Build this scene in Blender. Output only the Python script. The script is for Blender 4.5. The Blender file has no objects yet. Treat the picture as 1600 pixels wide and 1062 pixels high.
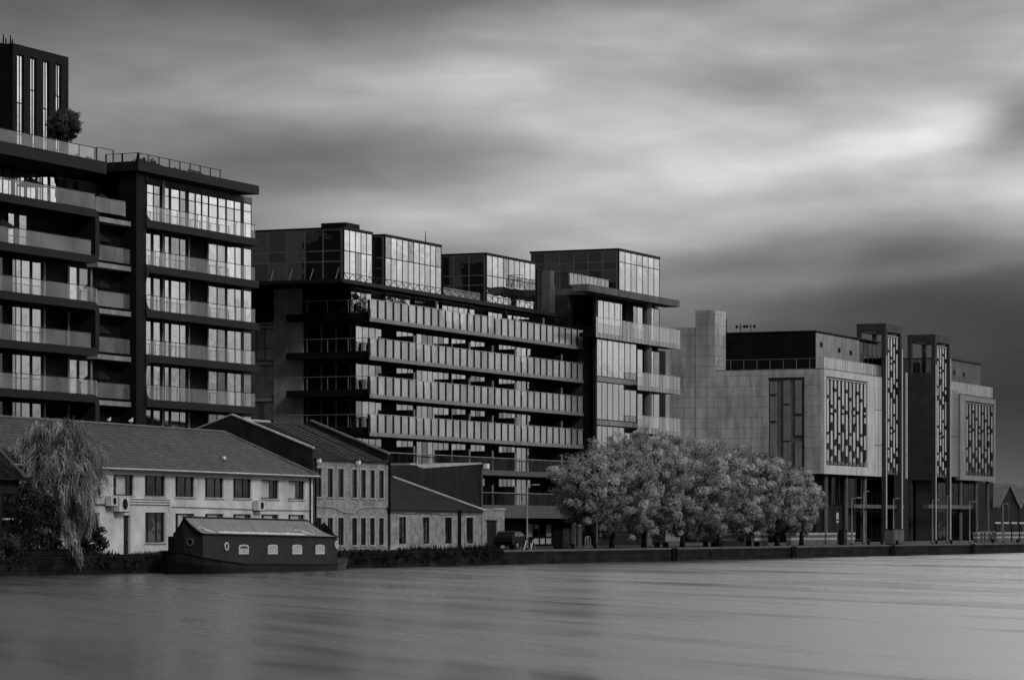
import bpy, bmesh, math, random
import numpy as np
from mathutils import Vector
R = math.radians
rng = random.Random(7)
nrng = np.random.default_rng(11)
sc = bpy.context.scene
COL = sc.collection

# ------------------------------------------------------------------ camera and measuring helpers
FOC, HY, CX, CAMH, GZ = 5000.0, 825.0, 800.0, 2.8, 1.12     # photo pixels, eye height over the water, quay level
cam = bpy.data.objects.new('camera', bpy.data.cameras.new('camera'))
COL.objects.link(cam)
cam.location = (0, 0, CAMH); cam.rotation_euler = (R(90), 0, 0)
cam.data.sensor_width = 36; cam.data.lens = 36 * FOC / 1600
cam.data.shift_y = (HY - 531) / 1600
cam.data.clip_start = 1; cam.data.clip_end = 20000
sc.camera = cam

class Frame:
    """A facade's own axes: u runs along the front, v into the building, z is height over the water."""
    def __init__(s, px, Y, tan):
        a = math.atan(tan)
        s.p = ((px - CX) / FOC * Y, Y); s.d = (math.sin(a), math.cos(a)); s.n = (-math.cos(a), math.sin(a))
        s.rot = math.pi / 2 - a
    def u(s, px, v=0.0):
        t = (px - CX) / FOC
        x, y = s.p[0] + v * s.n[0], s.p[1] + v * s.n[1]
        return (t * y - x) / (s.d[0] - t * s.d[1])
    def v(s, px, u=0.0):
        t = (px - CX) / FOC
        x, y = s.p[0] + u * s.d[0], s.p[1] + u * s.d[1]
        return (t * y - x) / (s.n[0] - t * s.n[1])
    def xy(s, u, v):
        return (s.p[0] + u * s.d[0] + v * s.n[0], s.p[1] + u * s.d[1] + v * s.n[1])
    def z(s, py, u=0.0, v=0.0):
        return CAMH + (HY - py) * s.xy(u, v)[1] / FOC
    def root(s, name, label, cat, u=0.0, v=0.0, z=GZ, group=None):
        o = bpy.data.objects.new(name, None); COL.objects.link(o)
        x, y = s.xy(u, v); o.location = (x, y, z); o.rotation_euler = (0, 0, s.rot)
        o.empty_display_size = .5
        tag(o, label, cat, group)
        o['_u'] = u; o['_v'] = v; o['_z'] = z
        return o

def tag(o, label=None, cat=None, group=None, kind=None):
    if label: o['label'] = label
    if cat: o['category'] = cat
    if group: o['group'] = group
    if kind: o['kind'] = kind
    return o

class MB:
    """Collects faces and links them as ONE mesh object. side 'L' turns the face so that s runs along v."""
    def __init__(s, side='F', u=0.0):
        s.V = []; s.F = []; s.T = []; s.side = side; s.u0 = u
    def pt(s, a, d, z):
        return (a, d, z) if s.side == 'F' else (s.u0 + d, a, z)
    def poly(s, pts, tone=1.0):
        i = len(s.V); s.V += [s.pt(*p) for p in pts]; s.F.append(tuple(range(i, i + len(pts)))); s.T.append(tone)
    def box(s, a0, a1, d0, d1, z0, z1, tone=1.0):
        if a0 > a1: a0, a1 = a1, a0
        i = len(s.V)
        s.V += [s.pt(*p) for p in ((a0,d0,z0),(a1,d0,z0),(a1,d1,z0),(a0,d1,z0),(a0,d0,z1),(a1,d0,z1),(a1,d1,z1),(a0,d1,z1))]
        for f in ((0,3,2,1),(4,5,6,7),(0,1,5,4),(1,2,6,5),(2,3,7,6),(3,0,4,7)):
            s.F.append(tuple(i + k for k in f)); s.T.append(tone)
    def prism(s, pts, lo, hi, plane='sz'):
        """polygon in (s,z), (d,z) or (s,d) extruded along the third axis"""
        n = len(pts); i = len(s.V)
        def mk(p, h):
            return {'sz': (p[0], h, p[1]), 'dz': (h, p[0], p[1]), 'sd': (p[0], p[1], h)}[plane]
        s.V += [s.pt(*mk(p, lo)) for p in pts] + [s.pt(*mk(p, hi)) for p in pts]
        s.F.append(tuple(range(i, i + n))); s.F.append(tuple(range(i + n, i + 2 * n))[::-1]); s.T += [1, 1]
        for k in range(n):
            j = (k + 1) % n
            s.F.append((i + k, i + j, i + n + j, i + n + k)); s.T.append(1)
    def tube(s, p0, p1, r0, r1=None, n=6, caps=True):
        r1 = r0 if r1 is None else r1
        a, b = Vector(s.pt(*p0)), Vector(s.pt(*p1)); ax = (b - a)
        if ax.length < 1e-6: return
        ax.normalize()
        x = ax.orthogonal().normalized(); y = ax.cross(x)
        i = len(s.V)
        for c, r in ((a, r0), (b, r1)):
            for k in range(n):
                t = 2 * math.pi * k / n
                s.V.append(tuple(c + x * r * math.cos(t) + y * r * math.sin(t)))
        for k in range(n):
            j = (k + 1) % n
            s.F.append((i + k, i + j, i + n + j, i + n + k)); s.T.append(1)
        if caps:
            s.F.append(tuple(range(i, i + n))[::-1]); s.F.append(tuple(range(i + n, i + 2 * n))); s.T += [1, 1]
    def path(s, pts, r, n=5):
        for p, q in zip(pts[:-1], pts[1:]): s.tube(p, q, r, n=n)
    def ball(s, c, rx, ry, rz, n=10, m=6):
        i = len(s.V)
        for a in range(m + 1):
            ph = math.pi * a / m
            for b in range(n):
                th = 2 * math.pi * b / n
                s.V.append(s.pt(c[0] + rx * math.sin(ph) * math.cos(th), c[1] + ry * math.sin(ph) * math.sin(th), c[2] + rz * math.cos(ph)))
        for a in range(m):
            for b in range(n):
                c2 = (b + 1) % n
                s.F.append((i + a * n + b, i + (a + 1) * n + b, i + (a + 1) * n + c2, i + a * n + c2)); s.T.append(1)
    def build(s, name, mat, parent=None, label=None, kind=None, smooth=False):
        me = bpy.data.meshes.new(name)
        V = s.V
        if parent is not None:
            ou, ov, oz = parent.get('_u', 0), parent.get('_v', 0), parent.get('_z', GZ)
            V = [(x - ou, y - ov, z - oz) for x, y, z in V]
        me.from_pydata(V, [], s.F)
        at = me.attributes.new('tone', 'FLOAT', 'FACE'); at.data.foreach_set('value', [float(t) for t in s.T])
        bm = bmesh.new(); bm.from_mesh(me)
        bmesh.ops.recalc_face_normals(bm, faces=bm.faces)
        uv = bm.loops.layers.uv.new('UVMap')
        for f in bm.faces:
            n = f.normal
            t = Vector((-n.y, n.x, 0))
            if t.length < .05: t, b = Vector((1, 0, 0)), Vector((0, 1, 0))
            else: t.normalize(); b = n.cross(t)
            for l in f.loops: l[uv].uv = (l.vert.co.dot(t), l.vert.co.dot(b))
            if smooth: f.smooth = True
        bm.to_mesh(me); bm.free()
        me.materials.append(mat)
        o = bpy.data.objects.new(name, me); COL.objects.link(o)
        if parent is not None:
            o.parent = parent
            if '_u' in parent:
                o['_u'], o['_v'], o['_z'] = parent['_u'], parent['_v'], parent['_z']
        if label: o['label'] = label
        if kind: o['kind'] = kind
        return o

def copy_tree(o, parent=None):
    c = o.copy(); COL.objects.link(c)
    if parent is not None: c.parent = parent
    for ch in list(o.children): copy_tree(ch, c)
    return c

# ------------------------------------------------------------------ materials
def base_mat(name):
    m = bpy.data.materials.new(name); m.use_nodes = True
    nt = m.node_tree; nt.nodes.clear()
    out = nt.nodes.new('ShaderNodeOutputMaterial')
    return m, nt, out
def nd(nt, t, **kw):
    n = nt.nodes.new(t)
    for k, v in kw.items(): setattr(n, k, v)
    return n
def g(v): return (v, v, v, 1)
def mth(nt, op, a, b=None, clamp=False):
    n = nd(nt, 'ShaderNodeMath', operation=op, use_clamp=clamp)
    for i, x in enumerate((a, b)):
        if x is None: continue
        if isinstance(x, (int, float)): n.inputs[i].default_value = x
        else: nt.links.new(x, n.inputs[i])
    return n.outputs[0]
def noise(nt, vec, scale, detail=4, rough=.55):
    n = nd(nt, 'ShaderNodeTexNoise'); n.inputs['Scale'].default_value = scale
    n.inputs['Detail'].default_value = detail; n.inputs['Roughness'].default_value = rough
    if vec is not None: nt.links.new(vec, n.inputs['Vector'])
    return n.outputs[0]
def ramp(nt, f, a, b, x0=0.0, x1=1.0):
    n = nd(nt, 'ShaderNodeMapRange', clamp=True)
    nt.links.new(f, n.inputs[0])
    for i, v in ((1, x0), (2, x1), (3, a), (4, b)): n.inputs[i].default_value = v
    return n.outputs[0]

def plain(name, col, rough=.7, var=.25, scale=1.5, streak=0.0, bump=0.0, metal=0.0, spec=.3, brick=None):
    """grey surface with uneven wear; brick = (width, height, mortar tone factor, mortar size, tone variation)"""
    m, nt, out = base_mat(name)
    p = nd(nt, 'ShaderNodeBsdfPrincipled'); nt.links.new(p.outputs[0], out.inputs[0])
    p.inputs['Roughness'].default_value = rough; p.inputs['Metallic'].default_value = metal
    p.inputs['Specular IOR Level'].default_value = spec
    tc = nd(nt, 'ShaderNodeTexCoord')
    f = noise(nt, tc.outputs['Object'], scale)
    val = ramp(nt, f, 1 - var, 1 + var, .3, .7)
    if streak:
        mp = nd(nt, 'ShaderNodeMapping'); nt.links.new(tc.outputs['UV'], mp.inputs[0])
        mp.inputs['Scale'].default_value = (.9, .12, 1)
        s2 = noise(nt, mp.outputs[0], 1.6, 5, .65)
        val = mth(nt, 'MULTIPLY', val, ramp(nt, s2, 1 - streak, 1 + streak * .5, .35, .65))
    h = None
    if brick:
        bw, bh, mt, ms, tv = brick
        b = nd(nt, 'ShaderNodeTexBrick'); nt.links.new(tc.outputs['UV'], b.inputs['Vector'])
        b.inputs['Scale'].default_value = 1; b.inputs['Brick Width'].default_value = bw; b.inputs['Row Height'].default_value = bh
        b.inputs['Mortar Size'].default_value = ms; b.inputs['Mortar Smooth'].default_value = .1
        b.inputs['Color1'].default_value = g(1 - tv); b.inputs['Color2'].default_value = g(1 + tv); b.inputs['Mortar'].default_value = g(mt)
        val = mth(nt, 'MULTIPLY', val, b.outputs[0]); h = b.outputs[1]
    v2 = mth(nt, 'MULTIPLY', val, col)
    cc = nd(nt, 'ShaderNodeCombineColor')
    for i in range(3): nt.links.new(v2, cc.inputs[i])
    nt.links.new(cc.outputs[0], p.inputs['Base Color'])
    if bump:
        bn = nd(nt, 'ShaderNodeBump'); bn.inputs['Strength'].default_value = bump; bn.inputs['Distance'].default_value = .04
        src = noise(nt, tc.outputs['Object'], 14, 5)
        if h is not None: src = mth(nt, 'SUBTRACT', src, h)
        nt.links.new(src, bn.inputs['Height']); nt.links.new(bn.outputs[0], p.inputs['Normal'])
    return m

def glass(name, f0=.5, rough=.02, dark=.012, trans=0.0, wav=.02, wscale=.8, ks=1.0, mott=.25):
    """facade glass: reflects by Schlick's law (f0 = coating) over a dark room; trans > 0 lets what stands behind show"""
    m, nt, out = base_mat(name)
    tc = nd(nt, 'ShaderNodeTexCoord')
    bn = nd(nt, 'ShaderNodeBump'); bn.inputs['Strength'].default_value = wav; bn.inputs['Distance'].default_value = .5
    nt.links.new(noise(nt, tc.outputs['Object'], wscale, 2), bn.inputs['Height'])
    at = nd(nt, 'ShaderNodeAttribute', attribute_name='tone')
    lw = nd(nt, 'ShaderNodeLayerWeight'); lw.inputs['Blend'].default_value = .5
    k = mth(nt, 'ADD', mth(nt, 'MULTIPLY', mth(nt, 'POWER', lw.outputs['Facing'], 5.0), 1 - f0), f0)
    k = mth(nt, 'MULTIPLY', mth(nt, 'MULTIPLY', k, ks), at.outputs['Fac'], True)
    gl = nd(nt, 'ShaderNodeBsdfGlossy'); gl.inputs['Roughness'].default_value = rough
    gl.inputs['Color'].default_value = g(.95)
    nt.links.new(bn.outputs[0], gl.inputs['Normal'])
    df = nd(nt, 'ShaderNodeBsdfDiffuse')
    dv = ramp(nt, noise(nt, tc.outputs['Object'], .35, 4, .6), dark * (1 - mott), dark * (1 + mott), .3, .7)
    cc = nd(nt, 'ShaderNodeCombineColor')
    for i in range(3): nt.links.new(dv, cc.inputs[i])
    nt.links.new(cc.outputs[0], df.inputs['Color'])
    base = df.outputs[0]
    if trans:
        tr = nd(nt, 'ShaderNodeBsdfTransparent'); tr.inputs['Color'].default_value = g(.99)
        mx = nd(nt, 'ShaderNodeMixShader'); mx.inputs[0].default_value = trans
        nt.links.new(df.outputs[0], mx.inputs[1]); nt.links.new(tr.outputs[0], mx.inputs[2]); base = mx.outputs[0]
    mix = nd(nt, 'ShaderNodeMixShader')
    nt.links.new(k, mix.inputs[0]); nt.links.new(base, mix.inputs[1]); nt.links.new(gl.outputs[0], mix.inputs[2])
    nt.links.new(mix.outputs[0], out.inputs[0])
    return m

def leafmat(name, col, var=.5, scale=.6):
    m, nt, out = base_mat(name)
    tc = nd(nt, 'ShaderNodeTexCoord')
    at = nd(nt, 'ShaderNodeAttribute', attribute_name='tone')
    v = mth(nt, 'MULTIPLY', ramp(nt, noise(nt, tc.outputs['Object'], scale, 3), 1 - var, 1 + var, .3, .7), at.outputs['Fac'])
    v = mth(nt, 'MULTIPLY', v, col)
    cc = nd(nt, 'ShaderNodeCombineColor')
    for i in range(3): nt.links.new(v, cc.inputs[i])
    df = nd(nt, 'ShaderNodeBsdfDiffuse'); tl = nd(nt, 'ShaderNodeBsdfTranslucent')
    nt.links.new(cc.outputs[0], df.inputs[0]); nt.links.new(cc.outputs[0], tl.inputs[0])
    mx = nd(nt, 'ShaderNodeMixShader'); mx.inputs[0].default_value = .12
    nt.links.new(df.outputs[0], mx.inputs[1]); nt.links.new(tl.outputs[0], mx.inputs[2]); nt.links.new(mx.outputs[0], out.inputs[0])
    return m

M = dict(
    clad=plain('dark_cladding', .009, .7, .25, .8, .2, spec=.06),
    band=plain('dark_band', .013, .65, .2, .6, .2, spec=.1),
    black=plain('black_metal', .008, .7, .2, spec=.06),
    frame=plain('dark_frame', .014, .6, .2, spec=.1),
    steel=plain('grey_steel', .3, .4, .2, 2, .1, metal=.3),
    pale=plain('pale_concrete', .3, .7, .2, 1, .3),
    conc=plain('grey_concrete', .13, .85, .25, .7, .3, .15, spec=.1),
    fascia=plain('fascia_metal', .2, .5, .15, .5, .25),
    tstone=plain('tower_stone', .05, .7, .15, .5, .12, spec=.12, brick=(1.4, .7, .7, .012, .08)),
    dstone=plain('dark_stone', .05, .75, .2, .5, .2, spec=.08, brick=(1.4, .7, .8, .012, .08)),
    pier=plain('flank_stone', .22, .8, .2, .4, .2, spec=.1),
    stone=plain('pale_stone', .44, .75, .3, .14, .3, .1, brick=(1.55, 1.25, .5, .028, .06)),
    fstone=plain('smooth_stone', .56, .7, .18, .25, .22, brick=(1.6, 2.4, .6, .02, .04)),
    render=plain('white_render', .57, .85, .3, .5, .07, .3),
    grubby=plain('weathered_render', .28, .9, .45, 1.3, .07, .3),
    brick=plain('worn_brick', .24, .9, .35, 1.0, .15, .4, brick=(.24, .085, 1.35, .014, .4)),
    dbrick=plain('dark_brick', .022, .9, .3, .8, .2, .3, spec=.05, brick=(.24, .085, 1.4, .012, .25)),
    slate=plain('slate_roof', .05, .7, .4, .35, .2, .6, spec=.15, brick=(.5, .36, .15, .07, .5)),
    dslate=plain('dark_slate', .014, .85, .5, .9, .15, .5, spec=.05, brick=(.42, .30, .5, .03, .4)),
    cope=plain('pale_coping', .38, .85, .35, 1.2),
    wood=plain('dark_joinery', .018, .6, .2, spec=.1),
    trim=plain('white_trim', .6, .7, .15, 2),
    curtain=plain('net_curtain', .42, .9, .2, 3),
    hull=plain('black_hull', .006, .5, .3, 1, .2, spec=.1),
    cabin=plain('cabin_paint', .022, .6, .25, 1, .25, spec=.12),
    canvas=plain('grey_canvas', .16, .8, .2, 2, .15, .2),
    white=plain('white_paint', .8, .5, .08),
    pave=plain('paving', .035, .9, .25, .6, 0, .2, spec=.1, brick=(.9, .6, .7, .02, .12)),
    quay=plain('wet_quay_stone', .016, .85, .5, .6, .5, .6, spec=.06, brick=(1.5, .42, .5, .03, .4)),
    qcope=plain('quay_coping', .12, .85, .3, .9, spec=.1),
    timber=plain('wet_timber', .01, .85, .3, spec=.05),
    bark=plain('bark', .02, .95, .3, 4, 0, .6, spec=.05),
    paint=plain('dark_paint', .008, .5, .15, spec=.1),
    fabric=plain('dark_fabric', .02, .9, .2, spec=.05),
    glass=glass('mirror_glass', .52),
    pglass=glass('penthouse_glass', .55),
    sglass=glass('side_glass', .14, dark=.012),
    bglass=glass('dim_glass', .02, dark=.004, ks=.45),
    mull=plain('grey_mullion', .1, .6, .15, spec=.1), rib=plain('rib_metal', .25, .6, .15, .5, .2),
    panelst=plain('grey_panel_stone', .13, .75, .2, .5, .2, spec=.1),
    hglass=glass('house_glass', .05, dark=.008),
    rail=glass('balustrade_glass', .04, .15, .9, .9, mott=.8),
    panel=glass('fritted_glass', .2, .22, .42, .38, mott=.45),
    bpanel=glass('pale_fritted_glass', .14, .25, .42, .6),
    clear=glass('clear_rail_glass', .01, .05, .03, .95, ks=.3),
    vigstone=plain('vignetted_stone', .22, .7, .15, .3, .15, brick=(1.6, 2.4, .6, .02, .04)),  # smooth stone darkened for the twin block, vignetting painted into its colour
    leaf=leafmat('foliage', .36, .3),
    wleaf=leafmat('wispy_foliage', .28),
    dleaf=leafmat('dark_foliage', .03),
    fleaf=leafmat('flowering_foliage', .07),
)

# ------------------------------------------------------------------ shared builders
def panes(root, pairs, ze, v, side='F', u=0.0, name='window', fm=None, gm=None, bar=.06, dep=.1, tones=None, vary=.25, dark_p=.08):
    """window: bars fill every gap between the pane pairs; its panes are one sub-part"""
    fm = fm or M['frame']; gm = gm or M['glass']
    f = MB(side, u); p = MB(side, u)
    pairs = sorted(tuple(sorted(q)) for q in pairs)
    z0, z1 = ze[0], ze[-1]
    f.box(pairs[0][0] - bar * 1.3, pairs[0][0], v - .015, v + dep, z0 - bar, z1 + bar)
    f.box(pairs[-1][1], pairs[-1][1] + bar * 1.3, v - .015, v + dep, z0 - bar, z1 + bar)
    for a, b in zip(pairs[:-1], pairs[1:]):
        f.box(a[1], b[0], v - .013, v + dep - .004, z0 - bar * .9, z1 + bar * .9)
    for k, z in enumerate(ze):
        if k == 0: za, zb = z - bar, z
        elif k == len(ze) - 1: za, zb = z, z + bar
        else: za, zb = z - bar / 2, z + bar / 2
        for a in pairs: f.box(a[0], a[1], v - .01, v + dep - .01, za, zb)
    for i, a in enumerate(pairs):
        for k in range(len(ze) - 1):
            t = 1 - vary * rng.random()
            if rng.random() < dark_p: t *= .55
            if tones and tones.get(i): t *= tones[i]
            j = [rng.uniform(-.004, .004) for _ in range(4)]
            p.poly([(a[0], v + .004 + j[0], ze[k]), (a[1], v + .004 + j[1], ze[k]), (a[1], v + .004 + j[2], ze[k + 1]), (a[0], v + .004 + j[3], ze[k + 1])], t)
    fo = f.build(name, fm, root)
    p.build('pane', gm, fo)
    return fo

def edges_to_pairs(e, gap=.08):
    return [(a + gap / 2, b - gap / 2) for a, b in zip(e[:-1], e[1:])]
def lin(a, b, n): return [a + (b - a) * i / n for i in range(n + 1)]

def leaves(name, clumps, size, mat, parent, per=40, droop=.3, stretch=1.0, tone=(.6, 1.4), wind=(0, 0, 0), axis=(0, 0, 0)):
    """foliage as many leaf-sized faces gathered in clumps: (x, y, z, radius) in the parent's axes"""
    C = np.array(clumps, dtype=float)
    n = len(C) * per
    idx = np.repeat(np.arange(len(C)), per)
    d = nrng.normal(size=(n, 3)); d /= np.linalg.norm(d, axis=1)[:, None]
    rr = nrng.random(n) ** .5
    pos = C[idx, :3] + d * (rr * C[idx, 3])[:, None] * np.array([1, 1, .8])
    pos[:, 2] -= droop * C[idx, 3] * nrng.random(n)
    pos += np.array(wind) * (rr * C[idx, 3])[:, None]
    a = nrng.normal(size=(n, 3)) + np.array(axis); a[:, 2] -= droop * 1.5; a /= np.linalg.norm(a, axis=1)[:, None]
    od = C[:, :3] - C[:, :3].mean(0); od /= np.linalg.norm(od, axis=1)[:, None] + 1e-6
    nn = d * .9 + od[idx] * .7 + nrng.normal(size=(n, 3)) * .35 + np.array([0, 0, .3])
    b = np.cross(a, nn); b /= np.linalg.norm(b, axis=1)[:, None] + 1e-9
    s = size * (.6 + .8 * nrng.random(n))[:, None]
    v = np.stack([pos - a * s * .5 * stretch, pos + b * s * .3, pos + a * s * .5 * stretch, pos - b * s * .3], axis=1).reshape(-1, 3)
    me = bpy.data.meshes.new(name)
    me.vertices.add(4 * n); me.vertices.foreach_set('co', v.ravel())
    me.loops.add(4 * n); me.loops.foreach_set('vertex_index', np.arange(4 * n, dtype=np.int32))
    me.polygons.add(n); me.polygons.foreach_set('loop_start', np.arange(0, 4 * n, 4, dtype=np.int32))
    ct = nrng.uniform(tone[0], tone[1], len(C))
    at = me.attributes.new('tone', 'FLOAT', 'FACE'); at.data.foreach_set('value', (ct[idx] * nrng.uniform(.95, 1.05, n)).astype(np.float32))
    me.update(calc_edges=True); me.materials.append(mat)
    o = bpy.data.objects.new(name, me); COL.objects.link(o)
    if parent is not None: o.parent = parent
    return o

QF = Frame(0, 186.7, .489)                              # the quay's edge
def at(px, dq): u = QF.u(px, dq); return QF.xy(u, dq)
def empty(name, px, dq, label, cat, group=None, z=GZ, rot=None):
    o = bpy.data.objects.new(name, None); COL.objects.link(o); x, y = at(px, dq)
    o.location = (x, y, z); o.rotation_euler = (0, 0, QF.rot if rot is None else rot); tag(o, label, cat, group)
    o['_u'] = o['_v'] = o['_z'] = 0.0
    return o
def mpp(px, dq): return at(px, dq)[1] / FOC             # metres per photo pixel there
def hz(py, px, dq): return CAMH + (HY - py) * mpp(px, dq) - GZ

# ------------------------------------------------------------------ ground, water, quay
m = MB(); m.poly([(-3000, -900, 0), (9000, -900, 0), (9000, 9000, 0), (-3000, 9000, 0)])
wm, nt, out = base_mat('dock_water')
tc = nd(nt, 'ShaderNodeTexCoord')
def stretched(sx, sy, rz=0.0):
    a_ = nd(nt, 'ShaderNodeMapping'); nt.links.new(tc.outputs['Object'], a_.inputs[0]); a_.inputs['Rotation'].default_value = (0, 0, R(rz))
    mp = nd(nt, 'ShaderNodeMapping'); nt.links.new(a_.outputs[0], mp.inputs[0]); mp.inputs['Scale'].default_value = (sx, sy, 1); return mp.outputs[0]
pw = nd(nt, 'ShaderNodeBsdfPrincipled'); nt.links.new(pw.outputs[0], out.inputs[0])
big = noise(nt, stretched(.02, .06, 66), 1, 4, .55); fine = noise(nt, stretched(.025, .34, 70), 1, 5, .6)
mixn = mth(nt, 'ADD', mth(nt, 'MULTIPLY', big, .5), mth(nt, 'MULTIPLY', fine, .5))
pw.inputs['Base Color'].default_value = g(.05); pw.inputs['IOR'].default_value = 1.45
nt.links.new(ramp(nt, mixn, .16, .4, .38, .62), pw.inputs['Roughness'])
bn = nd(nt, 'ShaderNodeBump'); bn.inputs['Strength'].default_value = .3; bn.inputs['Distance'].default_value = .12
nt.links.new(noise(nt, stretched(.06, .6, 70), 1, 5, .6), bn.inputs['Height']); nt.links.new(bn.outputs[0], pw.inputs['Normal'])
tag(m.build('water', wm), 'calm grey dock water smoothed into soft streaks', 'water', kind='structure')

def sheet(name, mat, label, u0, u1, v0, v1, z):
    m = MB(); c = [QF.xy(u, v) + (z,) for u, v in ((u0, v0), (u1, v0), (u1, v1), (u0, v1))]; m.poly(c)
    return tag(m.build(name, mat), label, name, kind='structure')
sheet('ground', plain('earth', .06, .9), 'flat land reaching away behind the buildings', -900, 9000, .55, 7000, GZ - .01)
sheet('pavement', M['pave'], 'paved quayside strip between the dock wall and the buildings', 70, 600, .6, 22, GZ - .004)

qw = QF.root('quay_wall', 'long dark wet stone dock wall rising from the water under the buildings', 'quay wall')
m = MB(); m.box(-60, 700, 0, .6, -2, GZ - .14); m.build('wall', M['quay'], qw)
uw = QF.u(786, 0)
for lo, hi, mt in ((-60, uw, 'quay'), (uw, 700, 'qcope')):
    m = MB(); a = lo
    while a < hi:
        L = rng.uniform(1.5, 2.4); m.box(a, min(hi, a + L) - .015, -.05 + rng.uniform(-.02, .02), .62, GZ - .14, GZ + .02 + rng.uniform(-.02, .012)); a += L
    m.build('coping', M[mt], qw)
for i, px in enumerate((1054, 1240, 1395, 1520)):
    o = empty('fender_post', px, -.12, ['pair of dark timber fender posts on the dock wall below the windswept trees', 'dark timber fender posts on the dock wall below the smaller tree trunks',
              'dark timber fender posts on the dock wall below the utility cabinet', 'dark timber fender posts on the dock wall nearest the gabled houses'][i], 'fender post', 'timber fenders on the dock wall', z=0)
    for dx in (-.35, .35):
        m = MB(); m.box(dx - .13, dx + .13, -.12, .1, -.6, GZ - .02); m.build('timber', M['timber'], o)
for i, px in enumerate((803, 895, 930, 1185, 1357, 1378, 1402, 1463, 1486, 1551, 1590)):
    o = empty('mooring_bollard', px, .3, 'small black iron mooring bollard on the edge of the dock', 'bollard', 'mooring bollards along the dock edge')
    o['label'] = ['black mooring bollard on the dock edge by the foot of the tall silver lamp', 'black mooring bollard beside the box kiosk on the dock edge', 'black mooring bollard under the leftmost tree crown',
        'black mooring bollard on the dock edge under the middle of the tree row', 'black mooring bollard left of the pair by the utility cabinet', 'black mooring bollard just left of the utility cabinet',
        'black mooring bollard just in front of the utility cabinet', 'left mooring bollard of the two below the far open-topped tower', 'right mooring bollard of the two below the far open-topped tower',
        'mooring bollard on the dock edge in front of the gabled brick houses', 'rightmost mooring bollard at the photo edge'][i]
    m = MB(); m.tube((0, 0, 0), (0, 0, .3), .16, .12, 10); m.build('post', M['black'], o)
    m = MB(); m.ball((0, 0, .36), .22, .22, .1); m.build('cap', M['black'], o)

# ------------------------------------------------------------------ apartment block with wrapped dark bands (left)
A = Frame(398, 250.8, .436)
FL = [25.5, 22.2, 18.9, 15.6, 12.3, 9.0, 5.7]
ba = A.root('apartment_building', 'tall dark apartment block with wraparound black bands and glass balconies, left edge', 'building', 0, 0)
U = A.u
m = MB()
uR = U(394.5, 1.3)
m.box(-62, uR, 1.42, 16, GZ, 25.3); m.box(U(217, 1.4), uR, 1.42, 16, 25.3, 28.9); m.box(-62, U(168, 3.5), 3.6, 16, 25.3, 28.2)
m.box(U(168, 3.5), U(217, 1.4), 5.5, 16, 25.3, 28.6)
m.build('wall', M['clad'], ba)
m = MB(); m.box(-62, U(165, -.4), -.5, 16, 28.15, 29.0); m.build('roof', M['band'], ba)
m = MB(); m.box(U(206, .2), U(404, -.3), -.35, 15.5, 28.92, 29.6); m.build('roof', M['band'], ba)
m = MB(); m.box(U(213, .05), U(228.5, .05), .05, 1.5, GZ, 28.9); m.build('dark_strip', M['clad'], ba)

def ribbon(uL, uE, zt, zb, th, d0, d1, r=.75, n=6):
    """C-shaped band: comes along the top slab, turns down at uE and returns along the lower slab"""
    def off(o):
        pts = [(uL, zt - o)]
        rr = r - o if r > o else .06
        cx, ct, cb = uE - o - rr, zt - o - rr, zb + o + rr
        for k in range(n + 1):
            t = math.pi / 2 * (1 - k / n); pts.append((cx + rr * math.cos(t), ct + rr * math.sin(t)))
        for k in range(n + 1):
            t = -math.pi / 2 * k / n; pts.append((cx + rr * math.cos(t), cb + rr * math.sin(t)))
        pts.append((uL, zb + o)); return pts
    a, b = off(0), off(th); mb = MB()
    for k in range(len(a) - 1): mb.prism([a[k], a[k + 1], b[k + 1], b[k]], d0, d1)
    return mb
for top in (25.5, 18.9, 12.3):
    ribbon(-62, U(155.5, -.4), top, top - 3.3 - .56, .56, -.4, 1.42).build('wraparound_band', M['band'], ba)
for i, z in enumerate(FL):
    m = MB(); m.box(U(228.4, .02), U(404, .02), -.02, 1.42, z - .56, z)
    if i % 2 == 0:
        a, r = U(228.4, .02), .8
        m.prism([(a, z), (a + r, z)] + [(a + r - r * math.sin(t * math.pi / 12), z + r - r * math.cos(t * math.pi / 12)) for t in range(1, 6)] + [(a, z + r)], 0.0, 1.3)
        zz = z + 2.74 if i else z + 3.4
        m.prism([(a, zz), (a, zz - r)] + [(a + r - r * math.cos(t * math.pi / 12), zz - r + r * math.sin(t * math.pi / 12)) for t in range(1, 6)] + [(a + r, zz)], 0.0, 1.3)
    m.build('floor_band', M['band'], ba)

def balcony(root, a0, a1, d, z, h, every, rail='rail', side='F', u=0.0, hm='frame', posts=True, name='railing'):
    pw_ = .07 if name == 'terrace_railing' else .025
    r = MB(side, u); gmb = MB(side, u)
    if a0 > a1: a0, a1 = a1, a0
    r.box(a0, a1, d - .035, d + .035, z + h - .04, z + h)
    n = max(1, round((a1 - a0) / every)); e = lin(a0, a1, n)
    if posts:
        for x in e: r.box(x - pw_, x + pw_, d + .035, d + .08, z, z + h - .04)
    for x0, x1 in zip(e[:-1], e[1:]):
        gp_ = .07 if name == 'roof_railing' else .012
        gmb.poly([(x0 + gp_, d, z + .02), (x1 - gp_, d, z + .02), (x1 - gp_, d, z + h - .045), (x0 + gp_, d, z + h - .045)], 1.25 - .55 * rng.random())
    o = r.build(name, M[hm], root); gmb.build('glass_panel', M[rail], o); return o

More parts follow.
